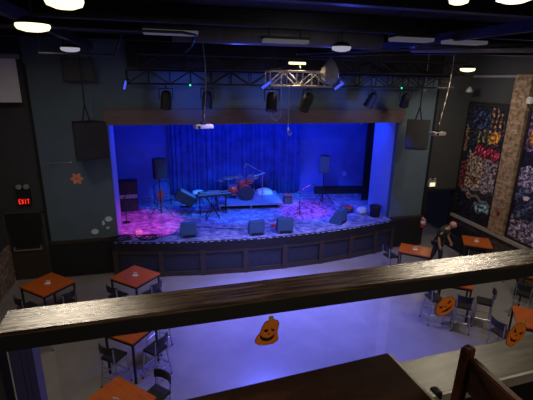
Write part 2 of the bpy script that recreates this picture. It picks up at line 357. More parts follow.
for x_, lb in ((-1.9, 'dark lengthwise ceiling joist above the left tables'), (5.2, 'dark lengthwise ceiling joist right of the lit truss')):
    o = MB().box((x_, 8, 7.0), (0.12, 9.6, 0.16)).build('ceiling_joist', 'steel'); tag(o, lb, 'ceiling beam')
o = MB().box((8.6, 4.7, 6.93), (6.0, 0.9, 0.42)).build('ceiling_soffit', 'ceil'); tag(o, 'broad dark boxed duct at the upper right of the ceiling', 'duct')
for (a, b_, r, lb) in (((0.2, 7.9, 6.98), (4.3, 7.9, 6.98), 0.17, 'thick round ventilation duct in blue light over the dance floor'),
                       ((5.6, 8.7, 7.0), (10.2, 8.9, 7.0), 0.16, 'thick round ventilation duct toward the right wall')):
    o = MB().tube(a, b_, r, n=20).build('ventilation_duct', 'duct', smooth=True); tag(o, lb, 'duct')
light('AREA', 'ceiling_blue', (1.4, 9.2, 6.3), (1.6, 8.2, 7.3), 22, (0.05, 0.1, 1.0), 0.3)
light('AREA', 'ceiling_blue', (4.6, 10.2, 6.3), (4.8, 9.0, 7.3), 22, (0.06, 0.08, 1.0), 0.3)
for (pts, lb) in (([(-4.7, 6.2, 6.80), (0.3, 6.1, 6.80), (0.5, 6.4, 6.80), (0.5, 7.2, 6.72), (0.5, 9.2, 6.72)], 'thin bent conduit pipe over the left of the ceiling'),
                  ([(3.0, 9.3, 6.76), (4.2, 7.2, 6.76), (5.6, 5.6, 6.76), (7.4, 5.5, 6.76)], 'thin diagonal conduit pipe above the lit truss'),
                  ([(-2.2, 8.7, 7.34), (-2.2, 8.7, 6.6), (-0.9, 8.9, 6.6), (-0.6, 8.9, 7.34)], 'short pale bent pipe under the left ceiling beams'),
                  ([(3.3, 9.2, 6.72), (4.8, 7.4, 6.72), (6.6, 6.4, 6.72)], 'second thin diagonal conduit beside the first above the truss')):
    o = MB().path(pts, 0.02).build('conduit_pipe', 'steel', smooth=True); tag(o, lb, 'pipe')

# round hanging lamps
def disc_lamp(x_, y_, z_, r, m, p, label, th=0.045):
    th = min(th, r*0.3)
    g = thing('round_ceiling_lamp', label, 'ceiling lamp', (x_, y_, z_), 0, 'round lamps hanging from the ceiling')
    MB().lathe([(r*0.5, 0.13), (r*0.95, 0.07), (r*1.02, 0.05)], n=28).build('housing', 'black', g, True)
    MB().lathe([(r*0.99, 0.049), (r, 0.02), (r*0.9, -th*0.3), (r*0.5, -th*0.8), (0.001, -th)], n=28).build('diffuser', m, g, True)
    MB().tube((0, 0, 0.12), (0, 0, CZ-z_), 0.012).build('stem', 'black', g)
    if p: light('AREA', 'lamp_glow', (x_, y_, z_-th-0.03), (x_, y_, 0), p, (1.0, 0.82, 0.60), r*1.8)
    return g
disc_lamp(-0.72, 3.75, 6.74, 0.145, 'lamp', 22, 'large bright round lamp at the top left, nearest the balcony')
disc_lamp(-1.55, 6.0, 6.76, 0.20, 'lamp', 26, 'bright round lamp below and left of the nearest bright one')
disc_lamp(-1.95, 10.2, 6.74, 0.20, 'lampcool', 5, 'dim round lamp over the far left tables')
disc_lamp(3.3, 7.5, 6.76, 0.18, 'lampcool', 8, 'pale round lamp right of the plastic bag and lit truss')
disc_lamp(2.27, 2.98, 6.80, 0.075, 'lamp', 6, 'small bright round lamp at the top edge, right of centre')
disc_lamp(2.62, 2.80, 6.82, 0.14, 'lamp', 14, 'bright round lamp cut by the top edge at the far right')
disc_lamp(8.0, 9.75, 6.52, 0.19, 'lamp', 26, 'warm lamp shining near the right wall above the street picture')
# linear lamps
def bar_lamp(u, label, ln=0.85):
    g = thing('linear_ceiling_lamp', label, 'ceiling lamp', u, 0, 'grey linear lamps under the ceiling')
    MB().box((0, 0, 0.05), (ln+0.04, 0.32, 0.05), bev=0.01).build('housing', 'black', g)
    MB().box((0, 0, 0), (ln, 0.30, 0.07), bev=0.01).build('diffuser', 'panelglow', g)
    MB().tube((-ln*0.35, 0, 0.07), (-ln*0.35, 0, CZ-u[2]), 0.006, n=6).tube((ln*0.35, 0, 0.07), (ln*0.35, 0, CZ-u[2]), 0.006, n=6).build('hanger', 'black', g)
bar_lamp((0.16, 7.1, 6.89), 'grey linear lamp at the left, above the hanging projector cable')
bar_lamp((2.25, 7.7, 6.88), 'grey linear lamp above the bright truss')
bar_lamp((4.35, 6.85, 6.92), 'grey linear lamp right of the pale round lamp', 0.75)
bar_lamp((5.5, 6.9, 6.92), 'grey linear lamp farthest right, above the warm lamp', 0.8)
g = thing('tube_lamp', 'short bright warm tube lamp on top of the lit truss', 'tube lamp', (3.35, 10.3, 6.60))
MB().box((0, 0, 0.05), (0.5, 0.1, 0.04)).tube((-0.15, 0, 0.06), (-0.15, 0, CZ-6.60), 0.01).tube((0.15, 0, 0.06), (0.15, 0, CZ-6.60), 0.01).build('housing', 'black', g)
MB().tube((-0.22, 0, 0), (0.22, 0, 0), 0.03).build('tube', 'tube', g)
light('AREA', 'tube_glow', (3.35, 10.3, 6.54), (3.35, 10.3, 0), 20, (1.0, 0.78, 0.42), 0.45, size_y=0.06)
# unseen area lights added for rail highlights and, behind the camera, the pumpkins
light('AREA', 'balcony_fill', (-0.85, 3.0, 6.95), (-0.2, 0.9, 5.6), 22, (1.0, 0.86, 0.66), 0.35)
light('AREA', 'balcony_fill', (2.75, 3.1, 6.95), (0.9, 0.9, 5.6), 22, (1.0, 0.86, 0.66), 0.35)
light('AREA', 'balcony_fill', (0.9, -1.3, 6.9), (0.7, 1.0, 5.3), 15, (1.0, 0.82, 0.62), 0.35)
light('AREA', 'house_fill', (8.6, 6.4, 6.6), (8.8, 8.0, 0), 85, (1.0, 0.84, 0.68), 0.6)  # area lights added to fill the room, no fixtures modelled here
light('AREA', 'house_fill', (-2.6, 8.2, 6.6), (-2.2, 8.6, 0), 34, (1.0, 0.84, 0.70), 0.6)
light('AREA', 'house_fill', (3.0, 5.0, 6.8), (3.0, 7.0, 0), 22, (0.95, 0.85, 0.85), 0.6)
light('AREA', 'picture_light', (8.8, 11.4, 6.2), (11, 11.2, 3.4), 22, (1.0, 0.85, 0.7), 0.4)  # bare area light aimed at the wall pictures

# ------------------------------------------------------------------ trusses
def truss(name, label, a, b_, hgt, dep, m, bays, r=0.022):
    g = thing(name, label, 'truss', ((a[0]+b_[0])/2, (a[1]+b_[1])/2, a[2]))
    hl = (b_[0]-a[0])/2
    for (yy, zz) in ((-dep/2, 0), (dep/2, 0), (-dep/2, hgt), (dep/2, hgt)):
        MB().tube((-hl, yy, zz), (hl, yy, zz), r).build('chord', m, g)
    mb = MB(); st_ = 2*hl/bays
    for i in range(bays):
        x0 = -hl+i*st_; x1 = x0+st_; up = i % 2
        for yy in (-dep/2, dep/2):
            mb.tube((x0, yy, hgt if up else 0), (x1, yy, 0 if up else hgt), r*0.6, n=6)
            mb.tube((x0, yy, 0), (x0, yy, hgt), r*0.6, n=6)
        for zz in (0, hgt):
            mb.tube((x0, -dep/2, zz), (x0, dep/2, zz), r*0.6, n=6)
            mb.tube((x0, -dep/2 if up else dep/2, zz), (x1, dep/2 if up else -dep/2, zz), r*0.6, n=6)
    mb.build('bracing', m, g)
    mb = MB()
    for k in (-0.8, 0.0, 0.8): mb.tube((hl*k, 0, hgt), (hl*k, 0, CZ-a[2]), 0.012, n=6).tube((hl*k, -dep/2, hgt), (hl*k, dep/2, hgt), 0.015, n=6)
    mb.build('hanger', 'black', g)
    return g
truss('long_truss', 'long dark lighting truss spanning above the stage header', (-0.95, 12.0, 6.02), (9.3, 12.0, 6.02), 0.36, 0.3, 'black', 18, 0.026)
truss('long_truss', 'second dark truss high under the ceiling behind the lit one', (-0.6, 11.2, 6.42), (9.0, 11.2, 6.42), 0.34, 0.3, 'black', 16, 0.026)
truss('short_truss', 'short brightly lit truss hanging in front of the long dark one', (2.58, 10.3, 6.04), (4.28, 10.3, 6.04), 0.36, 0.5, 'alu', 4, 0.026)
# PAR cans
def par(x_, y_, z_, tilt, yaw, label, s=1.0):
    g = thing('stage_spotlight', label, 'spotlight', (x_, y_, z_), yaw, 'stage spotlights hanging under the trusses')
    R = Matrix.Rotation(tilt, 3, 'X')
    MB().lathe([(0.05*s, 0.2*s), (0.10*s, 0.16*s), (0.125*s, 0.02*s), (0.125*s, -0.2*s), (0.14*s, -0.22*s), (0.11*s, -0.22*s)], n=18, rot=R, c=(0, 0, -0.32*s)).build('can', 'black', g, True)
    v = R @ Vector((0, 0, -0.215*s))
    MB().lathe([(0.105*s, -0.216*s), (0.105*s, -0.224*s)], n=18, rot=R, c=(0, 0, -0.32*s)).build('lens', 'amp', g)
    MB().path([(-0.16*s, 0, -0.32*s), (-0.16*s, 0, -0.08*s), (0.16*s, 0, -0.08*s), (0.16*s, 0, -0.32*s)], 0.014).tube((0, 0, -0.08*s), (0, 0, 0.02), 0.02).build('yoke', 'black', g)
    return g
par(0.06, 11.85, 6.0, 0.25, 0.3, 'black spotlight at the left above the header, below the long truss', 1.2)
par(1.20, 11.85, 6.0, -0.2, -0.4, 'black spotlight behind the hanging projector cable', 1.2)
par(2.64, 10.08, 6.04, -0.35, -0.3, 'black spotlight under the left end of the lit truss', 1.15)
par(3.58, 10.08, 6.04, 0.5, 0.6, 'black spotlight under the right half of the lit truss', 1.15)
par(6.35, 11.85, 6.0, 0.5, 0.5, 'black spotlight between the lit truss and the right speaker', 1.1)
par(7.55, 11.85, 6.0, 0.6, -0.4, 'black spotlight just left of the right hanging speaker', 1.1)
for x_, lb in ((2.46, 'blue glowing light bar end at the left of the lit truss'), (4.38, 'blue glowing light bar end at the right of the lit truss')):
    s = 1 if x_ < 3 else -1
    g = thing('blue_light_bar', lb, 'light bar', (x_, 10.0, 6.06), 0, 'small blue light bars on the lit truss')
    MB().box((0, 0, 0), (0.30, 0.09, 0.09), rot=Matrix.Rotation(-0.6*1, 3, 'Y'), bev=0.01).build('housing', 'black', g)
    MB().box((0, -0.05, 0.0), (0.28, 0.012, 0.07), rot=Matrix.Rotation(-0.6*1, 3, 'Y')).build('lens', 'bluelens', g)
    MB().tube((0, 0.0, 0), (0.15*s, 0.05, -0.02), 0.02).build('clamp', 'black', g)
g = thing('blue_light_bar', 'small glowing blue lamp hanging at the left end of the long truss', 'light bar', (-1.0, 11.9, 5.98), 0)
MB().box((0, 0, 0), (0.10, 0.1, 0.3), rot=Matrix.Rotation(0.3, 3, 'Y'), bev=0.01).tube((0, 0, 0.1), (0.1, 0.1, 0.15), 0.02).build('housing', 'black', g)
MB().box((0.0, -0.055, 0.0), (0.06, 0.012, 0.24), rot=Matrix.Rotation(0.3, 3, 'Y')).build('lens', 'bluelens', g)
for x_, lb in ((0.73, 'tiny green light on the long truss at the left'), (7.35, 'tiny green light on the long truss near the right speaker')):
    g = thing('green_indicator', lb, 'indicator light', (x_, 11.82, 6.0), 0, 'tiny green lights on the long truss')
    MB().box((0, 0.03, 0), (0.1, 0.06, 0.08)).build('box', 'black', g)
    MB().ball((0, -0.01, 0), 0.028, n=8).build('diode', 'green', g)
# gathered plastic bag on truss end
g = thing('plastic_bag', 'pale gathered plastic bag hanging at the right end of the lit truss', 'bag', (4.10, 9.92, 6.36))
bm = MB(); prof = [(0.02, 0.42), (0.045, 0.36), (0.06, 0.33), (0.11, 0.26), (0.19, 0.12), (0.215, 0.0), (0.19, -0.14), (0.10, -0.25), (0.005, -0.27)]
bm.lathe(prof, n=24)
for v in bm.bm.verts:
    a = math.atan2(v.co.y, v.co.x); k = 1+0.14*math.sin(a*7+v.co.z*5)+0.06*math.sin(a*12)
    v.co.x *= k; v.co.y *= k
bm.build('sack', 'bag', g, True)
MB().tube((0, 0, 0.36), (0, 0, CZ-6.36), 0.006, n=6).build('string', 'bag', g)

# hanging cables with boxes
def hang_box(x_, y_, z_, w_, label, lean, top=(0, 0), m='trim'):
    g = thing('hanging_projector', label, 'projector', (x_, y_, z_), 0.15)
    MB().box((0, 0, 0), (w_, 0.28, 0.10), bev=0.015).build('body', m, g)
    MB().tube((-w_*0.3, -0.13, 0), (-w_*0.3, -0.16, 0), 0.035).build('lens', 'blackg', g)
    MB().box((0, 0, 0.08), (0.12, 0.12, 0.06)).tube((0, 0, 0.08), (0, 0, 0.75), 0.018).build('mount', 'black', g)
    pts = []
    for i in range(10):
        s = i/9; pts.append((0.1*math.sin(s*PI)+lean*s, 0.03, 0.05+s*(CZ-z_-0.05)))
    MB().path(pts, 0.012, n=6).build('cable', 'trim', g, True)
hang_box(0.93, 10.3, 5.03, 0.46, 'pale projector box hanging on a long pale cable before the curtain', 0.0)
hang_box(7.75, 10.3, 4.75, 0.42, 'pale projector box hanging on a long cable at the right, by the hanging speaker', 0.25)
g = thing('hoist_chain', 'thin pale chain with a hook hanging from the lit truss', 'chain', (3.1, 10.1, 4.9))
mb = MB()
for i in range(26):
    mb.box((0, 0, 0.06+i*0.045), (0.026 if i % 2 else 0.01, 0.01 if i % 2 else 0.026, 0.04))
mb.build('links', 'alu', g)
MB().path([(0, 0, 0.08), (0.0, 0, -0.03), (0.03, 0, -0.08), (0.08, 0, -0.08), (0.09, 0, -0.02)], 0.016, n=6).ball((0, 0, 0.03), 0.045, n=8).build('hook', 'alu', g)
o = MB().path([(-0.15, 0, 1.1), (-0.16, 0, 0.5), (-0.12, 0, 0.32), (0, 0, 0.22), (0.10, 0, 0.32), (0.12, 0, 0.5), (0.1, 0, 1.1)], 0.009, n=6).build('cable_loop', 'alu')
o.location = (2.78, 10.1, 4.95); tag(o, 'dark slack cable loop hanging left of the chain', 'cable')

# hanging PA speakers
def pa(x_, y_, z_, rz, tilt, w_, d_, h_, label, top):
    g = thing('hanging_speaker', label, 'speaker', (x_, y_, z_), rz, 'big black speakers hung beside the stage')
    R = Matrix.Rotation(tilt, 3, 'X')
    pts = [(-w_/2, -d_/2), (w_/2, -d_/2), (w_*0.34, d_/2), (-w_*0.34, d_/2)]
    mb = MB(); mb.prism(pts, -h_/2, h_/2); bmesh.ops.transform(mb.bm, matrix=R.to_4x4(), verts=mb.bm.verts); mb.build('cabinet', 'black', g)
    mb = MB(); mb.box((0, -d_/2-0.01, 0), (w_*0.92, 0.02, h_*0.94), bev=0.005); bmesh.ops.transform(mb.bm, matrix=R.to_4x4(), verts=mb.bm.verts); mb.build('grille', 'black', g)
    mb = MB()
    p = R @ Vector((0, 0, h_/2))
    for s in (-1, 1): mb.tube(p+Vector((s*0.1, 0, 0)), (0, 0, h_/2+0.45), 0.022)
    mb.tube((0, 0, h_/2+0.42), (0, 0, CZ-z_), 0.02); mb.build('hanger', 'black', g)
pa(-2.12, 12.1, 4.48, 0.45, 0.0, 0.88, 0.62, 1.02, 'big black speaker hung at the left of the stage above the orange flower', 0)
pa(8.1, 11.8, 4.50, -0.55, -0.22, 0.72, 0.55, 0.95, 'big black speaker tilted downward, hung at the right of the stage', 0)
g = thing('wall_monitor', 'dark framed screen hung above the left speaker', 'screen', (-2.25, 12.5, 6.35))
MB().box((0, 0, 0), (0.82, 0.05, 0.62), bev=0.01).build('frame', 'black', g)
MB().box((0, -0.028, 0), (0.74, 0.01, 0.54)).build('panel', 'charcoal', g)
MB().tube((-0.3, 0.05, 0.3), (-0.3, 0.05, CZ-6.35), 0.015).tube((0.3, 0.05, 0.3), (0.3, 0.05, CZ-6.35), 0.015).build('hanger', 'black', g)
o = MB().box((0, 0, 0), (0.12, 0.02, 0.16), rot=Matrix.Rotation(0.3, 3, 'Y')).tube((0, 0, 0), (0, 0.02, 1.36), 0.01).build('white_tag', 'white')
o.location = (8.68, 12.5, 5.98); tag(o, 'small white card hung above the right speaker', 'card')
# projection screen, upper left
g = thing('projection_screen', 'pale grey pull-down projection screen at the upper left corner', 'projection screen', (-4.22, 12.46, 6.66))
MB().box((0, 0, 0), (1.14, 0.12, 0.12), bev=0.02).build('housing', 'grey', g)
MB().box((-0.04, 0, -0.62), (1.02, 0.012, 1.15)).build('sheet', 'screen', g)
MB().box((-0.04, 0, -1.2), (1.05, 0.03, 0.04)).build('bottom_bar', 'black', g)
MB().box((0.5, 0.26, 0), (0.04, 0.40, 0.04)).box((-0.45, 0.26, 0), (0.04, 0.40, 0.04)).build('bracket', 'black', g)

# exit signs
def letters(txt, w_, h_, th):
    """block letters E X I T as strokes in the xz plane, facing -y"""
    mb = MB(); n = len(txt); cw = w_/n; lw = cw*0.72; s = lw*0.22
    for i, ch in enumerate(txt):
        cx = -w_/2+cw*(i+0.5)
        def st(x0, z0, x1, z1):
            v = Vector((x1-x0, 0, z1-z0)); ang = -math.atan2(v.z, v.x)
            mb.box((cx+(x0+x1)/2*lw, 0, (z0+z1)/2*h_), (math.hypot((x1-x0)*lw, (z1-z0)*h_)+s*0.6, th, s),
                   rot=Matrix.Rotation(-math.atan2((z1-z0)*h_, (x1-x0)*lw), 3, 'Y'))
        if ch == 'E': [st(*q) for q in ((-.4, -.45, -.4, .45), (-.4, .45, .45, .45), (-.4, 0, .3, 0), (-.4, -.45, .45, -.45))]
        if ch == 'X': [st(*q) for q in ((-.4, -.45, .4, .45), (-.4, .45, .4, -.45))]
        if ch == 'I': st(0, -.45, 0, .45)
        if ch == 'T': [st(*q) for q in ((-.45, .45, .45, .45), (0, -.45, 0, .45))]
    return mb
g = thing('exit_sign', 'black emergency light with two round heads and red lit exit sign over the left door', 'exit sign', (-4.20, 12.86, 2.72))
MB().box((0, 0, 0), (0.36, 0.12, 0.5), bev=0.015).build('housing', 'black', g)
MB().box((0, -0.065, -0.13), (0.32, 0.012, 0.19)).build('sign_face', mat('red_face', (0.25, 0.01, 0.01), 0.5), g)
mb = letters('EXIT', 0.30, 0.14, 0.012); bmesh.ops.translate(mb.bm, vec=(0, -0.075, -0.13), verts=mb.bm.verts); mb.build('letters', 'redglow', g)
for s in (-1, 1):
    hd = MB().lathe([(0.04, 0.05), (0.075, 0.02), (0.08, -0.03), (0.06, -0.035)], n=16, rot=Matrix.Rotation(-PI/2, 3, 'X').inverted() if 0 else Matrix.Rotation(-PI/2, 3, 'X'), c=(s*0.1, -0.02, 0.31)).build('lamp_head', 'grey', g, True)
light('AREA', 'exit_red', (-4.2, 12.74, 2.6), (-4.2, 11.7, 2.2), 0.25, (1, 0.05, 0.03), 0.25)
g = thing('emergency_light', 'small glowing white emergency light box over the right doorway', 'emergency light', (9.78, 12.93, 2.48))
MB().box((0, 0, 0), (0.34, 0.12, 0.26), bev=0.015).build('housing', 'grey', g)
MB().box((0.0, -0.065, -0.03), (0.22, 0.012, 0.15)).build('diffuser', 'signglow', g)
MB().ball((-0.1, -0.03, 0.17), 0.05, n=10).ball((0.1, -0.03, 0.17), 0.05, n=10).build('lamp_head', 'grey', g)
light('AREA', 'emergency_glow', (9.78, 12.8, 2.42), (9.78, 11.8, 2.0), 1.2, (1, 0.85, 0.6), 0.2)
# fire extinguisher at wall end
g = thing('fire_extinguisher', 'slim red and white fire extinguisher at the right end of the dark wall base', 'fire extinguisher', (9.47, 12.72, 0.78))
MB().lathe([(0.06, 0), (0.075, 0.02), (0.075, 0.28), (0.05, 0.34), (0.02, 0.36)], n=14).build('cylinder', 'reddeco', g, True)
MB().lathe([(0.078, 0.15), (0.078, 0.27)], n=14).build('label_band', 'paper', g, True)
MB().box((0, 0, 0.38), (0.05, 0.1, 0.04)).path([(0, -0.02, 0.37), (0.09, -0.02, 0.33), (0.1, -0.02, 0.1)], 0.012, n=6).box((0, 0.08, 0.2), (0.06, 0.03, 0.1)).build('valve', 'paper', g)

# wall ornaments left panel
def flower():
    pts = []
    for i in range(60):
        a = 2*PI*i/60; r = 0.155*(1+0.22*math.cos(6*a)); pts.append((r*math.cos(a), r*math.sin(a)))
    return pts
g = thing('paper_flower', 'orange paper flower cutout on the slate wall below the left speaker', 'flower cutout', (-2.72, 12.985, 3.18))
MB().prism(flower(), -0.004, 0.008, 'y').build('petals', mat('flower_paper', (0.85, 0.35, 0.2), 0.6), g)
MB().prism([(0.06*math.cos(a*PI/5)*(1 if a % 2 else .5), 0.06*math.sin(a*PI/5)*(1 if a % 2 else .5)) for a in range(10)], -0.01, -0.003, 'y').build('centre', mat('flower_core', (0.9, 0.15, 0.03), 0.6), g)
for k, (x_, z_, r, lb) in enumerate(((-1.93, 1.82, 0.11, 'pale blue paper ghost cutout, uppermost of the four by the stage edge'), (-2.10, 1.70, 0.07, 'small narrow pale blue cutout, second from the top by the stage edge'),
                       (-1.98, 1.52, 0.05, 'smallest pale blue cutout of the four by the stage edge'), (-2.38, 1.42, 0.11, 'pale blue paper cutout, lowest and leftmost of the four by the stage'))):
    pts = [(r*math.cos(a*PI/9)*(0.6 if k == 1 else 1)*(1+0.15*math.sin(a*3)), r*math.sin(a*PI/9)*(1.2 if k == 1 else 0.8)) for a in range(18)]
    o = MB().prism(pts, -0.003, 0.006, 'y').build('paper_ghost', mat('ghost_paper', (0.7, 0.8, 1.0), 0.6)); o.location = (x_, 12.985, z_)
    tag(o, lb, 'paper cutout', 'pale cutouts on the left wall')
o = MB().tube((-0.62, 0, 0), (0.02, 0, 0.02), 0.005, n=6).ball((0.03, -0.005, 0.02), 0.022, n=8).build('wall_wire', 'bulbwhite' if 0 else 'white'); o.location = (-2.85, 12.97, 3.68)
tag(o, 'thin pale wire with a tiny white bulb on the left slate wall', 'wire')

# ------------------------------------------------------------------ murals
def paint(nx, ny, fn):
    return [[fn((i+.5)/nx, (j+.5)/ny) for i in range(nx)] for j in range(ny)]
def mural(name, label, y0, y1, z0, z1, fn, nx=100, ny=230):
    """picture on the right wall; s runs from y1 (left as seen) to y0"""
    g = thing(name, label, 'wall picture', (10.97, (y0+y1)/2, z0), 0, 'tall printed street pictures on the right wall')
    w_, h_ = y1-y0, z1-z0
    MB().box((-0.01, -w_/2, h_/2), (0.06, 0.05, h_+0.05)).box((-0.01, w_/2, h_/2), (0.06, 0.05, h_+0.05)).box((-0.01, 0, 0), (0.06, w_, 0.05)).box((-0.01, 0, h_), (0.06, w_, 0.05)).build('frame', 'black', g)
    bm = bmesh.new(); V = [[bm.verts.new((0, w_/2-w_*i/nx, h_-h_*j/ny)) for i in range(nx+1)] for j in range(ny+1)]
    cl = bm.loops.layers.float_color.new('art')
    for j in range(ny):
        for i in range(nx):
            f = bm.faces.new((V[j][i], V[j+1][i], V[j+1][i+1], V[j][i+1])); c = fn((i+.5)/nx, (j+.5)/ny)
            for l in f.loops: l[cl] = (*c, 1)
    r = bmesh.ops.extrude_face_region(bm, geom=bm.faces[:])
    bmesh.ops.translate(bm, vec=(0.012, 0, 0), verts=[v for v in r['geom'] if isinstance(v, bmesh.types.BMVert)])
    bmesh.ops.recalc_face_normals(bm, faces=bm.faces)
    me = bpy.data.meshes.new('print'); bm.to_mesh(me); bm.free()
    m, t, b = nt('printed_picture'); a = t.nodes.new('ShaderNodeAttribute'); a.attribute_name = 'art'
    t.links.new(a.outputs['Color'], b.inputs['Base Color']); b.inputs['Roughness'].default_value = 0.45
    me.materials.append(m); o = bpy.data.objects.new('print', me); C.objects.link(o); o.parent = g
rn = random.Random(3)
def jit(c, k):
    k = k*1.3+0.15; f = 1+rn.uniform(-k, k)
    f *= min(2.0, max(0.12, 0.75+2.2*mnoise.noise(Vector((rn.s*17, rn.t*46, 3)))+1.2*mnoise.noise(Vector((rn.s*40, rn.t*95, 9)))))
    return tuple(max(0.004, v*f*(1+rn.uniform(-.2, .2))) for v in c)
def warp(fn):
    def g(s, t):
        rn.s = s; rn.t = t
        return fn(min(.999, max(0, s+0.012*math.sin(t*37+s*11)+rn.uniform(-.008, .008))), min(.999, max(0, t+0.012*math.sin(s*23+t*9)+rn.uniform(-.004, .004)-0.10*(s-.5)*(0.5-t))))
    return g
def art1(s, t):
    if t < 0.2:
        c = (0.02, 0.025, 0.05)
        if 0.15 < s < 0.6 and t > 0.05 and math.sin(s*26+t*60) > 0.1: c = (0.05, 0.08, 0.16)
        if s > 0.62 and (s-0.62)*0.4 < t+0.06 and math.sin(s*60) > 0.3 and math.sin(t*140) > -0.3: c = (0.55, 0.26, 0.08)
        return jit(c, .4)
    if abs(s-0.78-(t-.25)*-.3) < 0.11 and 0.16 < t < 0.30: return jit((0.75, 0.32, 0.05) if t > .2 else (0.6, 0.1, 0.05), .25)
    if 0.33 < t < 0.43 and s > 0.33:
        k = math.sin(s*75)
        if 0.35 < t < 0.40: return jit((0.75, 0.12, 0.17) if k > -0.3 else (0.2, 0.01, 0.02), .15)
        return jit((0.22, 0.015, 0.03), .3)
    if t < 0.40:
        c = (0.03, 0.035, 0.045)
        if 0.3 < s < 0.68 and math.sin(s*52) > 0.2 and 0.23 < t+s*0.08 < 0.35: c = (0.30, 0.25, 0.10)
        if s < 0.1: c = (0.30, 0.17, 0.1)
        return jit(c, .5)
    if 0.40 <= t < 0.73:
        e = (s-0.3)+(t-0.55)*0.8
        if s < 0.18 and t < 0.5: return jit((0.03, 0.03, 0.05), .5)
        if (s-.42)**2/.012+(t-.64)**2/.0006 < 1: return jit((0.2, 0.07, 0.03), .3)
        if s < 0.2 and t > .5: return jit((0.20, 0.05, 0.05), .6)
        if s < 0.62: return jit((0.42, 0.31, 0.20), .55)
        if rn.random() < 0.12: return jit((0.5, 0.12, 0.15), .3)
        return jit((0.27, 0.23, 0.26), .5)
    d = (s-.76)**2/.028+(t-.87)**2/.0012
    if d < 1: return jit((0.25, 0.48, 0.55), .2)
    if d < 2.1: return jit((0.20, 0.20, 0.19), .2)
    if (s-.36)**2/.004+(t-.79)**2/.0004 < 1: return jit((0.5, 0.22, 0.14), .3)
    if abs((t-.78)-(s-.5)*.12) < 0.012: return (0.22, 0.2, 0.18)
    return jit((0.02, 0.02, 0.03), .6)
def art2(s, t):
    if t < 0.05: return jit((0.05, 0.03, 0.05), .5)
    if 0.16 < t < 0.25 and s > .08: return jit((0.65, 0.28, 0.04) if rn.random() < .85 else (.1, .04, .02), .2)
    if t < 0.30: return jit((0.10, 0.03, 0.06) if rn.random() < .7 else (.25, .2, .4), .4)
    if 0.30 < t < 0.42: return jit((0.015, 0.015, 0.02) if s < .5 else (.3, .06, .07), .5)
    if 0.42 < t < 0.58: return jit((0.18, 0.15, 0.30) if rn.random() < .6 else (.5, .42, .5), .4)
    if (s-.25)**2/.004+(t-.64)**2/.0003 < 1: return (0.75, 0.7, 0.65)
    if 0.58 < t < 0.82:
        if math.sin(s*14+t*40) > 0.2: return jit((0.10, 0.13, 0.2), .4)
        return jit((0.03, 0.03, 0.05), .5)
    if rn.random() < 0.45: return jit((0.45, 0.45, 0.65), .3)
    return jit((0.08, 0.06, 0.12) if rn.random() < .8 else (.6, .3, .1), .4)
mural('wall_picture', 'tall night street picture with red sign between doorway corner and brick pier', 11.12, 12.95, 1.27, 5.42, warp(art1))
mural('wall_picture', 'tall purple toned crowd picture right of the brick pier', 8.4, 10.28, 1.27, 5.42, warp(art2))
o = MB().box((0, 0, 0), (0.03, 0.12, 0.16), bev=0.008).box((-0.02, 0, 0), (0.02, 0.05, 0.06)).build('fire_alarm', mat('alarm_red', (0.25, 0.03, 0.03), 0.4)); o.location = (10.84, 10.66, 1.95)
tag(o, 'small dark red alarm pull on the brick pier', 'alarm')
g = thing('wall_lamp', 'small pale hanging lamp head above the street picture', 'lamp', (10.3, 12.3, 5.95))
MB().lathe([(0.03, 0.12), (0.1, 0.02), (0.12, -0.06), (0.1, -0.07)], n=14).build('shade', 'grey', g, True)
MB().tube((0, 0, 0.1), (0, 0, CZ-5.95), 0.01, n=6).build('rod', 'black', g)
g = thing('wall_lamp', 'pale lamp head at the top of the brick pier', 'lamp', (10.75, 10.2, 5.72))
MB().box((0, 0, 0), (0.14, 0.2, 0.2), bev=0.03).build('shade', 'white', g)
MB().box((0.12, 0.0, 0), (0.12, 0.06, 0.06)).tube((0.1, 0, 0), (0.22, 0.12, 0), 0.02).build('arm', 'grey', g)

# ------------------------------------------------------------------ ground-floor tables and chairs
TH = 1.02
def rect(name, label, cx, cy, a, lx, ly, first=[None]):
    g = thing('bar_table', label, 'table', (cx, cy, 0), a, 'square orange-topped bar tables on the ground floor')
    MB().box((0, 0, TH-0.02), (lx, ly, 0.04), bev=0.008).build('tabletop', 'tabletop', g)
    MB().box((0, ly/2-0.04, TH-0.07), (lx-0.1, 0.03, 0.06)).box((0, -ly/2+0.04, TH-0.07), (lx-0.1, 0.03, 0.06)).box((lx/2-0.04, 0, TH-0.07), (0.03, ly-0.1, 0.06)).box((-lx/2+0.04, 0, TH-0.07), (0.03, ly-0.1, 0.06)).build('apron', 'black', g)
    for sx in (-1, 1):
        for sy in (-1, 1):
            MB().box((sx*(lx/2-0.04), sy*(ly/2-0.04), (TH-0.04)/2), (0.04, 0.04, TH-0.04)).build('leg', 'black', g)
    return g
def card(cx, cy, a, label, z_=TH):
    g = thing('menu_card', label, 'card', (cx, cy, z_), a, 'white cards on the orange tables')
    MB().box((0, 0, 0.004), (0.15, 0.10, 0.008)).build('base', 'paper', g)
    MB().box((0, 0.02, 0.05), (0.10, 0.012, 0.085), rot=Matrix.Rotation(0.3, 3, 'X')).build('standing_card', 'paper', g)
TB = {}
def table(key, cx, cy, a, lx, ly, label, clabel=None):
    TB[key] = (cx, cy, a, lx, ly); rect(key, label, cx, cy, a, lx, ly)
    if clabel: card(cx, cy, a+0.3, clabel)
table('L1', -3.19, 10.42, -0.80+0.08, 0.98, 0.92, 'orange table at the far left, in front of the left exit door', 'white card on the far left orange table')
table('L2', -1.02, 10.42, -0.74, 0.98, 0.90, 'pinkish lit orange table close to the left end of the stage', 'white card on the table nearest the left of the stage')
table('L3', -0.95, 7.92, -0.67, 0.80, 0.80, 'orange table with two black chairs just below the rail at left')
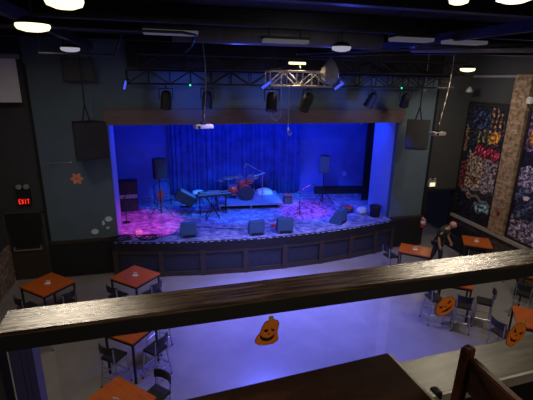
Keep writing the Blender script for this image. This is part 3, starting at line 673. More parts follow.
table('L4', -1.05, 5.82, -0.78, 0.96, 0.90, 'orange table cut by the bottom edge at the left', 'white card on the orange table at the bottom edge')
table('R1', 7.60, 10.40, -0.69, 0.96, 0.76, 'orange table right of the stage, left of the walking man', 'white card on the orange table left of the man')
table('R2', 10.10, 10.58, -0.60, 0.86, 0.92, 'orange table by the brick wainscot under the street picture', 'white card on the orange table under the picture')
table('R3', 7.52, 8.36, -0.64, 0.82, 0.82, 'orange table mostly hidden behind the rail, above the middle pumpkin')
table('R4', 8.05, 6.28, -0.66, 0.90, 0.95, 'orange table at the right edge behind the rightmost pumpkin')
table('R5', 10.15, 8.20, -0.66, 0.85, 0.85, 'orange table at the far right edge, mostly hidden by the rail')

def make_chair(label):
    g = thing('bar_chair', label, 'chair', (0, 0, 0), 0, 'black metal bar chairs on the ground floor')
    MB().box((0, 0, 0.70), (0.40, 0.38, 0.05), bev=0.018).build('seat', 'seat', g)
    mb = MB()   # curved back, behind the seat (-y); chair faces +y
    for k in range(8):
        a0 = -0.62+k*0.155; a1 = a0+0.165; am = (a0+a1)/2
        mb.box((0.33*math.sin(am), -0.33*math.cos(am)+0.10, 0.97), (0.062, 0.022, 0.17), rz=am)
    mb.build('backrest', 'seat', g)
    for sx in (-1, 1):
        MB().tube((sx*0.17, -0.17, 0.68), (sx*0.185, -0.20, 1.03), 0.014).build('back_post', 'chrome', g)
        for sy in (-1, 1):
            l = MB().tube((sx*0.165, sy*0.155, 0.69), (sx*0.21, sy*0.21, 0.01), 0.014).build('leg', 'chrome', g)
            MB().lathe([(0.02, 0), (0.02, 0.03)], c=(sx*0.211, sy*0.211, 0), n=10).build('rubber_foot', 'black', l)
    mb = MB(); q = 0.193
    mb.path([(-q, -q, 0.28), (q, -q, 0.28), (q, q, 0.28), (-q, q, 0.28), (-q, -q, 0.28)], 0.010, n=6)
    mb.path([(-.178, -.175, 0.5), (.178, -.175, 0.5)], 0.009, n=6); mb.build('footrest', 'chrome', g)
    return g
proto = [None]
def chair(x_, y_, face, label):
    """face = direction in degrees the sitter looks (0 = +x)"""
    rz = math.radians(face)-PI/2
    if proto[0] is None:
        proto[0] = make_chair(label); proto[0].location = (x_, y_, 0); proto[0].rotation_euler = (0, 0, rz)
    else: dup(proto[0], (x_, y_, 0), rz, label)
chair(-1.28, 7.50, 53, 'black chair with chrome legs at the left side of the table just below the rail')
chair(-0.46, 7.56, 137, 'black chair at the right front side of the left table just below the rail')
chair(-0.42, 8.52, 233, 'black chair behind the left table just below the rail, legs in violet light')
chair(-0.42, 6.22, 227, 'black chair back beside the orange table at the bottom edge')
chair(-2.70, 9.92, 140, 'dark chair at the right front of the far left orange table')
chair(-3.55, 9.88, 45, 'dark chair at the left front of the far left table, partly behind the rail')
chair(-1.44, 9.98, 47, 'dark chair at the left front of the pink lit table near the stage')
chair(-0.58, 9.95, 135, 'dark chair at the right front of the pink lit table near the stage')
chair(-3.15, 8.98, 40, 'chair whose silver legs show just right of the navy post')
chair(6.98, 10.78, 5, 'bluish black chair at the left of the table beside the stage right corner')
chair(6.72, 8.12, -5, 'black chair with blue lit legs, left of the middle round pumpkin')
chair(7.22, 7.62, 53, 'black chair just right of the middle round pumpkin')
chair(7.90, 7.66, 140, 'black chair turned edge-on right of the half hidden table')
chair(7.28, 6.42, 8, 'black chair left of the rightmost round pumpkin')
chair(9.28, 7.75, 30, 'dark chair at the right edge under the rail, nearer the half hidden table')
chair(9.95, 7.35, 75, 'dark chair at the far right edge, legs crossing above the rightmost pumpkin')
chair(10.46, 9.80, 120, 'dark chair tucked between the brick wainscot and the table under the picture')
chair(9.55, 9.95, 40, 'dark chair before the table under the picture, mostly hidden by the rail')
o = MB().box((0, 0, 0.24), (0.36, 1.9, 0.48), bev=0.02).box((0.12, 0, 0.62), (0.1, 1.9, 0.62), bev=0.02).build('wall_bench', 'black'); o.location = (10.72, 11.85, 0)
tag(o, 'low black bench along the brick wainscot beneath the street picture', 'bench')

# ------------------------------------------------------------------ person
def skinned(name, verts, edges, radii, m, parent, sub=2):
    bm = bmesh.new(); ly = bm.verts.layers.skin.new()
    vs_ = []
    for i, (p, r) in enumerate(zip(verts, radii)):
        v = bm.verts.new(p); rr = r if isinstance(r, tuple) else (r, r); v[ly].radius = rr; v[ly].use_root = (i == 0); vs_.append(v)
    for a, b_ in edges: bm.edges.new((vs_[a], vs_[b_]))
    me = bpy.data.meshes.new(name); bm.to_mesh(me); bm.free(); me.materials.append(M[m])
    o = bpy.data.objects.new(name, me); C.objects.link(o); o.parent = parent
    k = o.modifiers.new('skin', 'SKIN'); k.use_smooth_shade = True
    s = o.modifiers.new('sub', 'SUBSURF'); s.levels = sub; s.render_levels = sub
    return o
pr = thing('person', 'bald man in dark t-shirt with yellow print walking by the tables at right', 'person', (8.98, 11.10, 0), math.radians(-52))
pr.scale = (1.07, 1.10, 1.0)
# local frame: +x = forward (leaning forward), y = his left
B = [(0, 0, 0.93), (0.07, 0, 1.12), (0.17, 0, 1.32), (0.24, 0, 1.43), (0.29, 0, 1.50), (0.32, 0, 1.55),           # 0-5 pelvis..neck..head base
     (0.16, 0.19, 1.39), (0.17, 0.27, 1.14), (0.30, 0.25, 0.92), (0.34, 0.25, 0.85),                               # 6-9 left arm
     (0.16, -0.19, 1.39), (0.08, -0.29, 1.15), (0.13, -0.28, 0.90), (0.15, -0.28, 0.83),                            # 10-13 right arm
     (0.0, 0.10, 0.88), (0.10, 0.11, 0.50), (0.12, 0.12, 0.10), (0.22, 0.12, 0.045),                               # 14-17 left leg
     (0.0, -0.10, 0.88), (-0.05, -0.11, 0.50), (-0.20, -0.12, 0.12), (-0.10, -0.12, 0.045),                        # 18-21 right leg
     (0.34, 0, 1.59)]
E = [(0, 1), (1, 2), (2, 3), (3, 4), (4, 5), (5, 22), (2, 6), (6, 7), (7, 8), (8, 9), (2, 10), (10, 11), (11, 12), (12, 13),
     (0, 14), (14, 15), (15, 16), (16, 17), (0, 18), (18, 19), (19, 20), (20, 21)]
R_ = [(0.09, 0.08), (0.09, 0.08), (0.12, 0.09), 0.075, 0.055, 0.06, 0.035, 0.042, 0.036, 0.034, 0.035, 0.042, 0.036, 0.034,
      0.085, 0.06, 0.04, 0.035, 0.085, 0.06, 0.04, 0.035, 0.055]
# fingers as further branches of the same body
def hand(ix, d, side):
    base = Vector(B[ix])
    for k, (off, ln) in enumerate(((-0.03, .055), (-0.01, .07), (0.012, .075), (0.032, .068))):
        p1 = base+Vector((off, 0.004*side, -0.035)); p2 = p1+Vector((0.01, -0.008*side, -ln*0.55)); p3 = p2+Vector((0.012, -0.014*side, -ln*0.45))
        i0 = len(B); B.extend([tuple(p1), tuple(p2), tuple(p3)]); E.extend([(ix, i0), (i0, i0+1), (i0+1, i0+2)]); R_.extend([0.010, 0.009, 0.008])
    p1 = base+Vector((0.045, 0, -0.005)); p2 = p1+Vector((0.02, -0.01*side, -0.03))
    i0 = len(B); B.extend([tuple(p1), tuple(p2)]); E.extend([(ix, i0), (i0, i0+1)]); R_.extend([0.012, 0.009])
hand(9, 0, 1); hand(13, 0, -1)
body = skinned('body', B, E, R_, 'skin', pr)
SH = [(0.0, 0, 0.90), (0.07, 0, 1.12), (0.17, 0, 1.33), (0.225, 0, 1.415), (0.16, 0.20, 1.385), (0.17, 0.268, 1.15), (0.16, -0.20, 1.385), (0.09, -0.285, 1.16)]
skinned('t_shirt', SH, [(0, 1), (1, 2), (2, 3), (2, 4), (4, 5), (2, 6), (6, 7)], [(0.19, 0.15), (0.185, 0.145), (0.20, 0.145), 0.09, 0.13, 0.10, 0.13, 0.10], 'shirt', pr)
skinned('trousers', [(0, 0, 0.93), (0.0, 0.10, 0.86), (0.10, 0.11, 0.50), (0.12, 0.12, 0.09), (0.0, -0.10, 0.86), (-0.05, -0.11, 0.50), (-0.19, -0.12, 0.13)],
        [(0, 1), (1, 2), (2, 3), (0, 4), (4, 5), (5, 6)], [(0.175, 0.135), 0.11, 0.078, 0.062, 0.105, 0.078, 0.062], 'jeans', pr)
for sx, sy in ((0.15, 0.12), (-0.15, -0.12)):
    MB().ball((sx+0.03, sy, 0.045), 0.06, (2.1, 0.85, 0.75), n=14).build('shoe', 'black', pr, True)
MB().box((0.285, 0.0, 1.23), (0.012, 0.14, 0.14), rot=Matrix.Rotation(0.45, 3, 'Y'), bev=0.004).build('shirt_print', 'yellow', pr)
HC = Vector((0.365, 0, 1.61))
fc = MB(); fc.ball(HC+Vector((0, 0, 0.0)), 0.1, (1.02, 0.82, 1.15), n=20, rot=Matrix.Rotation(0.25, 3, 'Y')); fc.ball(HC+Vector((0.105, 0, -0.02)), 0.02, (1, .8, 1.4), n=8)
fc.ball(HC+Vector((0.0, 0.085, -0.01)), 0.022, (0.8, .5, 1.4), n=8); fc.ball(HC+Vector((0.0, -0.085, -0.01)), 0.022, (0.8, .5, 1.4), n=8)
fc.build('head', 'skin', pr, True)
MB().ball(HC+Vector((0.088, 0.033, 0.012)), 0.010, n=8).ball(HC+Vector((0.088, -0.033, 0.012)), 0.010, n=8).build('eyes', 'ink', pr)
MB().ball(HC+Vector((0.09, 0, -0.066)), 0.012, (0.6, 2.0, 0.5), n=8).build('mouth', mat('lips', (0.35, 0.12, 0.1), 0.5), pr)
MB().ball(HC+Vector((0.075, 0, -0.088)), 0.03, (0.8, 1.3, 0.9), n=10).build('beard', mat('grey_beard', (0.12, 0.08, 0.07), 0.9), pr, True)

# ------------------------------------------------------------------ things on the stage
def wedge(x_, y_, rz, s, label):
    """floor monitor: sloped grille to the back of the stage, seen from behind"""
    g = thing('floor_monitor', label, 'floor monitor', (x_, y_, SZ), rz, 'floor monitors along the stage edge')
    pr_ = [(-0.20*s, 0), (0.24*s, 0), (0.24*s, 0.10*s), (-0.04*s, 0.54*s), (-0.20*s, 0.52*s)]
    MB().prism(pr_, -0.27*s, 0.27*s, 'x').build('cabinet', 'wedge', g)
    MB().box((0, 0.105*s, 0.325*s), (0.48*s, 0.48*s, 0.012), rot=Matrix.Rotation(-1.0, 3, 'X')).build('grille', 'amp', g)
    MB().box((0, -0.205*s, 0.06*s), (0.42*s, 0.02, 0.09*s)).build('rear_panel', 'black', g)
    return g
wedge(0.55, 12.70, 0.06, 0.95, 'blue grey floor monitor at the left, below the keyboard stand')
wedge(2.80, 12.45, 0.0, 0.95, 'blue grey floor monitor below the drum riser, near the stage centre')
wedge(3.80, 12.45, -0.05, 1.0, 'blue grey floor monitor at the centre, with a red box behind it')
wedge(6.05, 12.95, 0.75, 1.05, 'floor monitor turned diagonally at the right of the stage edge')
o = MB().box((0, 0, 0.04), (0.42, 0.14, 0.08), bev=0.01).box((0.05, 0, 0.09), (0.1, 0.08, 0.02)).build('effects_pedal', 'reddeco'); o.location = (3.72, 13.0, SZ)
tag(o, 'flat red pedal box behind the central floor monitor', 'pedal')

def tripod(g, h_, spread, zc=0.55):
    MB().tube((0, 0, 0.12), (0, 0, h_), 0.022).build('pole', 'blackg', g)
    MB().lathe([(0.035, zc-0.05), (0.035, zc+0.05)], n=12).build('collar', 'blackg', g)
    for k in range(3):
        a = 2*PI*k/3+PI/2
        MB().tube((0.02*math.cos(a), 0.02*math.sin(a), zc), (spread*math.cos(a), spread*math.sin(a), 0.012), 0.014).tube((0.35*spread*math.cos(a), 0.35*spread*math.sin(a), zc*0.62), (0, 0, 0.2), 0.009).build('leg', 'blackg', g)
def top_speaker(x_, y_, z_, rz, w_, h_, label, m='case', m2='amp', d_=0.34):
    g = thing('stand_speaker', label, 'speaker', (x_, y_, z_), rz, 'speakers on tripod stands on the stage')
    MB().prism([(-w_/2, -d_/2), (w_/2, -d_/2), (w_*0.36, d_/2), (-w_*0.36, d_/2)], 0, h_).build('cabinet', m, g)
    MB().box((0, -d_/2-0.008, h_/2), (w_*0.9, 0.016, h_*0.92), bev=0.004).build('grille', m2, g)
    MB().lathe([(0.03, -0.05), (0.03, 0.001)], n=10).build('pole_socket', 'black', g)
g = thing('tripod_stand', 'black tripod stand carrying the left stage speaker', 'stand', (-0.33, 15.0, SZ), 0, 'tripod speaker stands on the stage'); tripod(g, 1.42, 0.52)
top_speaker(-0.33, 15.0, SZ+1.47, 0.5, 0.46, 0.74, 'black speaker on a tripod at the left of the stage', 'case', 'case')
g = thing('tripod_stand', 'thin tripod stand carrying the right stage speaker', 'stand', (6.28, 15.2, SZ), 0.4, 'tripod speaker stands on the stage'); tripod(g, 1.33, 0.52)
top_speaker(6.28, 15.2, SZ+1.38, -0.35, 0.42, 0.72, 'grey speaker on a tripod before the blue wall at right', 'case', 'amp')

o = MB().box((0, 0, 1.75), (1.0, 0.06, 3.5)).build('masking_panel', 'black'); o.location = (8.72, 15.45, SZ)
tag(o, 'tall black masking panel behind the bright right side wall of the stage', 'panel')
# amp rack at left
g = thing('amplifier_cabinet', 'large black amplifier cabinet at the far left of the stage', 'amplifier', (-1.58, 16.0, SZ), 0.05)
MB().box((0, 0, 0.26), (0.72, 0.5, 0.5), bev=0.02).build('cabinet', 'case', g)
MB().box((0, -0.255, 0.26), (0.64, 0.015, 0.42)).build('grille', 'amp', g)
MB().box((-0.3, 0, 0.012), (0.06, 0.4, 0.024)).box((0.3, 0, 0.012), (0.06, 0.4, 0.024)).build('foot', 'black', g)
g = thing('equipment_rack', 'black equipment rack with a pale lower strip, on top of the far left amplifier', 'rack', (-1.60, 16.0, SZ+0.512), 0.05)
MB().box((0, 0, 0.42), (0.80, 0.5, 0.52), bev=0.015).build('case', 'case', g)
MB().box((0, -0.0, 0.08), (0.74, 0.52, 0.14), bev=0.01).build('control_strip', mat('pale_strip', (0.55, 0.45, 0.55), 0.5), g)
mb = MB()
for i in range(6): mb.tube((-0.3+i*0.12, -0.26, 0.08), (-0.3+i*0.12, -0.29, 0.08), 0.018, n=8)
mb.build('knobs', 'black', g)
MB().path([(-0.15, 0, 0.67), (-0.15, 0, 0.72), (0.15, 0, 0.72), (0.15, 0, 0.67)], 0.012).build('handle', 'black', g)

def mic_stand(x_, y_, h_, boom, label, rz=0, base='round', mm='blackg'):
    g = thing('microphone_stand', label, 'microphone stand', (x_, y_, SZ), rz, 'microphone stands on the stage')
    if base == 'round': MB().lathe([(0.14, 0), (0.14, 0.015), (0.03, 0.035)], n=18).build('base', mm, g)
    else:
        for k in range(3):
            a = 2*PI*k/3+0.5; MB().tube((0, 0, 0.16), (0.3*math.cos(a), 0.3*math.sin(a), 0.01), 0.012).build('leg', mm, g)
    MB().tube((0, 0, 0.02), (0, 0, h_), 0.013).build('pole', mm, g)
    tip = Vector((boom*0.8, 0, h_+boom*0.35))
    MB().tube((-boom*0.25, 0, h_-boom*0.1), tip, 0.010).build('boom', mm, g)
    MB().tube(tip, tip+Vector((0.1, 0, -0.02)), 0.018, 0.018).ball(tip+Vector((0.12, 0, -0.025)), 0.03, n=10).build('microphone', mm, g)
mic_stand(-1.55, 14.45, 0.95, 0.35, 'round-based microphone stand in front of the far left amplifier', 1.2)
mic_stand(4.83, 13.9, 1.02, 0.6, 'tall microphone stand right of the drum riser on the speckled rug', 0.2, 'tri')
mic_stand(0.05, 16.6, 0.8, 0.3, 'microphone stand behind the left tripod speaker', 2.2, 'tri')
mic_stand(-0.6, 16.3, 0.85, 0.35, 'microphone stand between amplifier and left tripod speaker', 0.7, 'tri')
mic_stand(1.65, 15.7, 0.95, 0.3, 'microphone stand behind the keyboard', 0.3, 'tri')
mic_stand(0.75, 16.2, 0.85, 0.3, 'microphone stand behind the tilted monitor at left', 0.2, 'tri')
g = thing('guitar', 'red electric guitar leaning on a stand between amplifier and left speaker', 'guitar', (-0.36, 16.75, SZ), 0.1)
mb = MB(); pts = [(0.17*math.cos(a*PI/12)*(1-0.22*math.cos(2*a*PI/12+0.3)), 0.34+0.21*math.sin(a*PI/12)) for a in range(24)]
mb.prism(pts, -0.03, 0.02, 'y'); mb.build('body', 'reddeco', g)
MB().box((0, 0.0, 0.78), (0.05, 0.03, 0.56)).box((0, 0, 1.09), (0.08, 0.025, 0.13)).build('neck', 'brass', g)
MB().tube((-0.15, -0.08, 0.01), (0, 0.05, 0.45), 0.012).tube((0.15, -0.08, 0.01), (0, 0.05, 0.45), 0.012).tube((0, 0.25, 0.01), (0, 0.05, 0.45), 0.012).build('stand', 'black', g)

# cables pile front left
for k, (cx, cy, lb) in enumerate(((-1.45, 12.85, 'dark tangle of cables at the very front left of the stage'), (-0.62, 12.72, 'second dark cable coil, just right of the front left tangle'))):
    rr = random.Random(k+5); mb = MB()
    pts = []
    for i in range(70):
        a = i*0.42; r = 0.16+0.12*math.sin(i*0.37)+rr.uniform(-.02, .02)
        pts.append((r*1.6*math.cos(a)+0.05*math.sin(i*.2), r*0.8*math.sin(a), 0.02+0.05*abs(math.sin(i*0.23))))
    mb.path(pts, 0.012, n=5); o = mb.build('cable_tangle', 'black', smooth=True); o.location = (cx, cy, SZ)
    tag(o, lb, 'cables', 'cable coils at the front left of the stage')
o = MB().path([(-0.35, 12.72, SZ+.01), (0.1, 12.95, SZ+.01), (0.25, 13.4, SZ+.01), (0.9, 13.5, SZ+.01), (1.8, 13.1, SZ+.01), (2.3, 13.0, SZ+.01), (2.8, 12.9, SZ+.01)], 0.012, n=6).build('floor_cable', 'black', smooth=True)
tag(o, 'black cable lying on the stage between the left monitors', 'cable')
o = MB().box((0, 0, 0.06), (0.22, 0.16, 0.12), bev=0.02).tube((0, 0, 0.12), (0, 0, 0.15), 0.03).build('stage_box', 'white'); o.location = (-1.05, 13.18, SZ)
tag(o, 'small white box among the cables at the front left of the stage', 'box')

# tilted monitor on a low stand
g = thing('low_stand', 'low crossed stand under the tilted monitor', 'stand', (0.58, 14.9, SZ))
MB().path([(-0.22, -0.1, 0.01), (0.15, 0, 0.32)], 0.014).path([(0.22, -0.1, 0.01), (-0.15, 0, 0.32)], 0.014).path([(0, 0.28, 0.01), (0, 0, 0.31)], 0.014).box((0, 0, 0.33), (0.42, 0.2, 0.02)).build('frame', 'blackg', g)
g = thing('tilted_monitor', 'dark monitor speaker tilted on a low stand left of the keyboard', 'floor monitor', (0.58, 14.9, SZ+0.42))
R = Matrix.Rotation(0.55, 3, 'Y')
MB().box((0, 0, 0.26), (0.74, 0.40, 0.40), rot=R, bev=0.03).build('cabinet', 'case', g)
MB().box((0.0, -0.207, 0.26), (0.64, 0.014, 0.32), rot=R).build('grille', 'case', g)
MB().box((0.115, 0, 0.44), (0.6, 0.38, 0.03), rot=R).build('pale_top', 'grey', g)

# keyboard on X stand
g = thing('keyboard_stand', 'crossed black metal stand holding the keyboard', 'stand', (1.55, 14.4, SZ))
for s in (-1, 1):
    MB().tube((-0.24, s*0.16, 0.02), (0.24, s*0.16, 0.83), 0.016).build('leg', 'blackg', g); MB().tube((0.24, s*0.13, 0.02), (-0.24, s*0.13, 0.83), 0.016).build('leg', 'blackg', g)
MB().tube((-0.24, -0.25, 0.02), (-0.24, 0.25, 0.02), 0.018).tube((0.24, -0.25, 0.02), (0.24, 0.25, 0.02), 0.018).tube((-0.24, -0.18, 0.83), (-0.24, 0.18, 0.83), 0.016).tube((0.24, -0.18, 0.83), (0.24, 0.18, 0.83), 0.016).build('crossbar', 'blackg', g)
def keyboard(x_, y_, z_, rz, ln, label, m):
    g = thing('keyboard', label, 'keyboard', (x_, y_, z_), rz, 'electric keyboards left of the drums')
    MB().box((0, 0, 0.045), (ln, 0.32, 0.09), bev=0.015).build('case', m, g)
    MB().box((0, -0.08, 0.093), (ln*0.92, 0.13, 0.012)).build('white_keys', 'trim', g)
    mb = MB()
    for i in range(int(ln/0.04)):
        if i % 7 not in (2, 6): mb.box((-ln*0.45+i*0.036, -0.06, 0.103), (0.014, 0.08, 0.012))
    mb.build('black_keys', 'ink', g)
    MB().box((0, 0.08, 0.093), (ln*0.4, 0.06, 0.008)).build('control_panel', 'grey', g)
keyboard(1.62, 14.4, SZ+0.85, 0.12, 1.35, 'long keyboard on the crossed stand left of the drums', 'case')
keyboard(1.66, 14.86, SZ+0.80, 0.12, 1.2, 'second keyboard on a table stand behind the first', 'case')
g = thing('keyboard_stand', 'plain four-legged stand under the rear keyboard', 'stand', (1.62, 14.86, SZ))
for sx in (-0.5, 0.5):
    for sy in (-0.12, 0.12): MB().tube((sx, sy, 0), (sx, sy, 0.78), 0.015).build('leg', 'blackg', g)
MB().box((0, 0, 0.785), (1.1, 0.28, 0.025)).build('shelf', 'black', g)
g = thing('piano_stool', 'pale round-topped stool behind the keyboards', 'stool', (1.15, 16.0, SZ))
MB().lathe([(0.2, 0.5), (0.24, 0.54), (0.22, 0.62), (0.1, 0.65)], n=18).build('seat', 'drumskin', g, True)
for k in range(3): a = k*2.1; MB().tube((0, 0, 0.5), (0.25*math.cos(a), 0.25*math.sin(a), 0.01), 0.015).build('leg', 'blackg', g)

# drum riser and kit
RT = SZ+0.266
g = thing('drum_riser', 'low carpeted drum riser with a pale metal edge on the stage', 'riser', (3.25, 15.95, SZ+0.03), -0.09)
MB().box((0, 0, 0.20), (2.6, 1.9, 0.06)).build('deck', mat('riser_carpet', (0.22, 0.26, 0.42), 0.9, scale=20, var=0.3), g)
MB().box((0, -0.955, 0.20), (2.6, 0.02, 0.07)).box((-1.305, 0, 0.20), (0.02, 1.9, 0.07)).box((1.305, 0, 0.20), (0.02, 1.9, 0.07)).build('edge_trim', 'chrome', g)
MB().box((0, 0.1, 0.055), (2.3, 1.3, 0.165)).build('skirt', 'black', g)
for sx in (-1.25, 0, 1.25):
    MB().tube((sx, -0.94, -0.03), (sx, -0.94, 0.17), 0.028).build('leg', 'chrome', g)
def drum(g, name, c, r, h_, R, m='reddeco'):
    b_ = MB().lathe([(r, -h_/2), (r, h_/2)], c=c, n=24, rot=R).build(name, m, g, True)
    MB().lathe([(r*0.97, h_/2), (r*0.97, h_/2+0.008)], c=c, n=24, rot=R).build('skin', 'drumskin', b_)
    MB().lathe([(r+0.012, h_/2-0.02), (r+0.012, h_/2+0.012), (r-0.004, h_/2+0.012)], c=c, n=24, rot=R).lathe([(r+0.012, -h_/2-0.012), (r+0.012, -h_/2+0.02)], c=c, n=24, rot=R).build('hoop', 'chrome', b_)
I3 = Matrix.Identity(3)
k = thing('drum_kit', 'red drum kit with cymbals on the riser in front of the blue curtain', 'drum kit', (2.98, 15.8, RT), -0.1)
Rb = Matrix.Rotation(PI/2, 3, 'X')
bd = MB().lathe([(0.29, -0.2), (0.29, 0.2)], c=(0.12, -0.1, 0.30), n=28, rot=Rb).build('bass_drum', 'reddeco', k, True)
MB().lathe([(0.27, 0.2), (0.27, 0.212)], c=(0.12, -0.1, 0.30), n=28, rot=Rb).build('front_skin', 'blackg', bd)
MB().lathe([(0.305, 0.17), (0.305, 0.225), (0.27, 0.225)], c=(0.12, -0.1, 0.30), n=28, rot=Rb).build('hoop', 'case', bd)
MB().box((0.12, -0.318, 0.40), (0.26, 0.006, 0.05)).box((0.05, -0.318, 0.22), (0.06, 0.006, 0.12)).box((0.17, -0.318, 0.22), (0.05, 0.006, 0.1)).build('front_emblem', 'drumskin', bd)
drum(k, 'floor_tom', (-0.42, -0.02, 0.40), 0.19, 0.36, I3)
drum(k, 'rack_tom', (-0.05, 0.08, 0.72), 0.15, 0.2, Matrix.Rotation(0.3, 3, 'X'))
drum(k, 'rack_tom', (0.30, 0.05, 0.80), 0.16, 0.22, Matrix.Rotation(0.5, 3, 'X') @ Matrix.Rotation(0.3, 3, 'Y'))
drum(k, 'snare_drum', (-0.15, 0.45, 0.60), 0.17, 0.14, I3, 'chrome')
for (x_, y_, z_, r, tx) in ((-0.60, 0.15, 0.86, 0.24, 0.1), (-0.16, 0.35, 0.84, 0.22, 0.15), (0.50, 0.38, 0.84, 0.22, 0.25), (-0.9, 0.3, 0.72, 0.18, 0.0)):
    cy = MB().lathe([(r, -0.006), (r*0.95, 0.0), (0.05, 0.015), (0.03, 0.04), (0.004, 0.045)], c=(x_, y_, z_), n=24, rot=Matrix.Rotation(tx, 3, 'X')).build('cymbal', 'brass', k, True)
    MB().tube((x_, y_, 0.2), (x_, y_, z_+0.05), 0.010).tube((x_, y_, 0.3), (x_+0.2, y_, 0.01), 0.01).tube((x_, y_, 0.3), (x_-0.15, y_+0.15, 0.01), 0.01).tube((x_, y_, 0.3), (x_-0.15, y_-0.15, 0.01), 0.01).build('cymbal_stand', 'chrome', k)
for a_, b_ in (((-0.58, -0.1, 0.0), (-0.58, -0.1, 0.3)), ((-0.26, -0.1, 0.0), (-0.26, -0.1, 0.3)), ((-0.42, 0.18, 0.0), (-0.42, 0.18, 0.3))): MB().tube(a_, b_, 0.01).build('tom_leg', 'chrome', k)
MB().tube((-0.15, .45, 0.01), (-.15, .45, .53), .014).build('snare_stand', 'chrome', k)
MB().tube((0.12, 0.05, 0.58), (-0.05, 0.08, 0.70), 0.012).tube((0.12, 0.05, 0.58), (0.30, 0.05, 0.75), 0.012).build('tom_mount', 'chrome', k)
g = thing('microphone_boom', 'long pale boom microphone stand angled over the drum kit', 'microphone stand', (3.84, 15.95, RT))
MB().tube((0, 0, 0.02), (0, 0, 1.04), 0.016).build('pole', 'chrome', g)
for a in (0.4, 2.5, 4.6): MB().tube((0, 0, 0.2), (0.22*math.cos(a), 0.22*math.sin(a), 0.01), 0.012).build('leg', 'chrome', g)
MB().tube((0.08, 0, 1.0), (-0.70, 0.0, 1.44), 0.014).build('boom', 'chrome', g)
MB().tube((0.10, 0, 1.02), (-0.50, 0, 0.84), 0.03).build('counter_arm', 'chrome', g)
MB().tube((-0.70, 0, 1.46), (-0.76, 0, 1.27), 0.022).build('microphone', 'chrome', g)
g = thing('drum_throne', 'round drummer stool behind the drum kit', 'stool', (3.0, 16.72, RT))
MB().lathe([(0.16, 0.42), (0.18, 0.46), (0.16, 0.52)], n=18).build('seat', 'black', g, True)
for a in (0.4, 2.5, 4.6): MB().tube((0, 0, 0.44), (0.2*math.cos(a), 0.2*math.sin(a), 0.01), 0.014).build('leg', 'chrome', g)
o = MB().prism([(-0.35, 0), (0.35, 0), (0.3, 0.16), (0.05, 0.22), (-0.28, 0.16)], -0.2, 0.2, 'y').build('gear_bag', 'drumskin'); o.location = (4.02, 16.35, RT)
tag(o, 'pale bag lying on the riser right of the drums', 'bag')
g = thing('small_amplifier', 'small dark amplifier with a red edge at the right of the drum riser', 'amplifier', (4.88, 15.62, SZ), -0.2)
MB().box((0, 0, 0.17), (0.36, 0.28, 0.34), bev=0.02).build('cabinet', 'case', g)
MB().box((0, -0.145, 0.15), (0.30, 0.012, 0.24)).build('grille', 'amp', g)
MB().box((0, 0, 0.345), (0.30, 0.22, 0.02)).build('top_plate', 'reddeco', g)
# right corner: bin, bag, red snare
g = thing('waste_bin', 'dark round bin at the right corner of the stage', 'bin', (7.74, 13.35, SZ))
MB().lathe([(0.19, 0), (0.22, 0.40), (0.225, 0.41), (0.20, 0.41), (0.18, 0.03)], n=22).build('body', 'case', g, True)
MB().lathe([(0.23, 0.38), (0.23, 0.42), (0.18, 0.45), (0.01, 0.46)], n=22).build('lid', 'black', g, True)
bm = MB(); bm.ball((0, 0, 0.13), 0.2, (1.2, 0.8, 0.75), n=16)
rr = random.Random(2)
for v in bm.bm.verts: v.co += Vector((rr.uniform(-.03, .03), rr.uniform(-.03, .03), rr.uniform(-.02, .02))); v.co.z = max(v.co.z, 0)
o = bm.build('cloth_bag', 'drumskin'); o.location = (7.36, 13.72, SZ); tag(o, 'crumpled pale bag left of the dark bin on the stage', 'bag')
g = thing('equipment_case', 'low case with a round red lid in front of the right stage wall', 'case', (6.90, 14.12, SZ))
MB().lathe([(0.28, 0), (0.28, 0.15)], n=24).build('body', 'case', g, True)
MB().lathe([(0.26, 0.151), (0.24, 0.20), (0.01, 0.22)], n=24).build('lid', 'reddeco', g, True)
o = MB().box((0, 0, 0), (0.16, 0.02, 0.2)).box((0, -0.012, 0.04), (0.12, 0.01, 0.03)).box((0, -0.012, -0.04), (0.1, 0.01, 0.03)).build('wall_notice', mat('notice_paper', (0.35, 0.4, 0.6), 0.6)); o.location = (8.02, 16.93, 2.02); o.rotation_euler = (0, 0, -0.134)
tag(o, 'small pale notice on the blue stage wall at right', 'notice')
o = MB().lathe([(0.05, 0.2), (0.08, 0.1), (0.08, -0.1), (0.03, -0.12)], n=12).build('stage_lamp', 'grey', smooth=True); o.location = (7.95, 15.2, 4.4)
o.location.x = 8.6; o.location.y = 16.7; tag(o, 'small pale lamp high on the stage wall at right', 'lamp')

# ------------------------------------------------------------------ balcony: rail, glass, ledge
ang = math.atan2(1.035-0.985, 1.23+0.35)
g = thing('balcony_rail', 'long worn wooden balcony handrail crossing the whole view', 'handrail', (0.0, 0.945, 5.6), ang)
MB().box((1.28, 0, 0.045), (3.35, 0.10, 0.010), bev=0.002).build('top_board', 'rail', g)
MB().box((1.28, 0.0, 0.020), (3.348, 0.097, 0.040)).build('shaded_board_edge', 'black', g)  # black colour paints in the shade on the board's unlit front face
g = thing('newel_post', 'black post carrying the left end of the wooden rail', 'post', (-0.462, 0.90, 4.6), ang)
MB().box((0, 0, 0.56), (0.11, 0.13, 1.12), bev=0.005).build('shaft', 'black', g)
MB().box((0, 0, 1.13), (0.12, 0.15, 0.03), bev=0.005).build('cap', 'brownblk', g)
o = MB().box((0, 0, 0.50), (0.052, 0.05, 1.0)).box((0.006, -0.028, 0.50), (0.010, 0.006, 1.0)).build('baluster', 'bluepost'); o.location = (-0.375, 0.975, 4.6); o.rotation_euler = (0, 0, ang)
tag(o, 'narrow navy blue post under the left end of the rail', 'post')
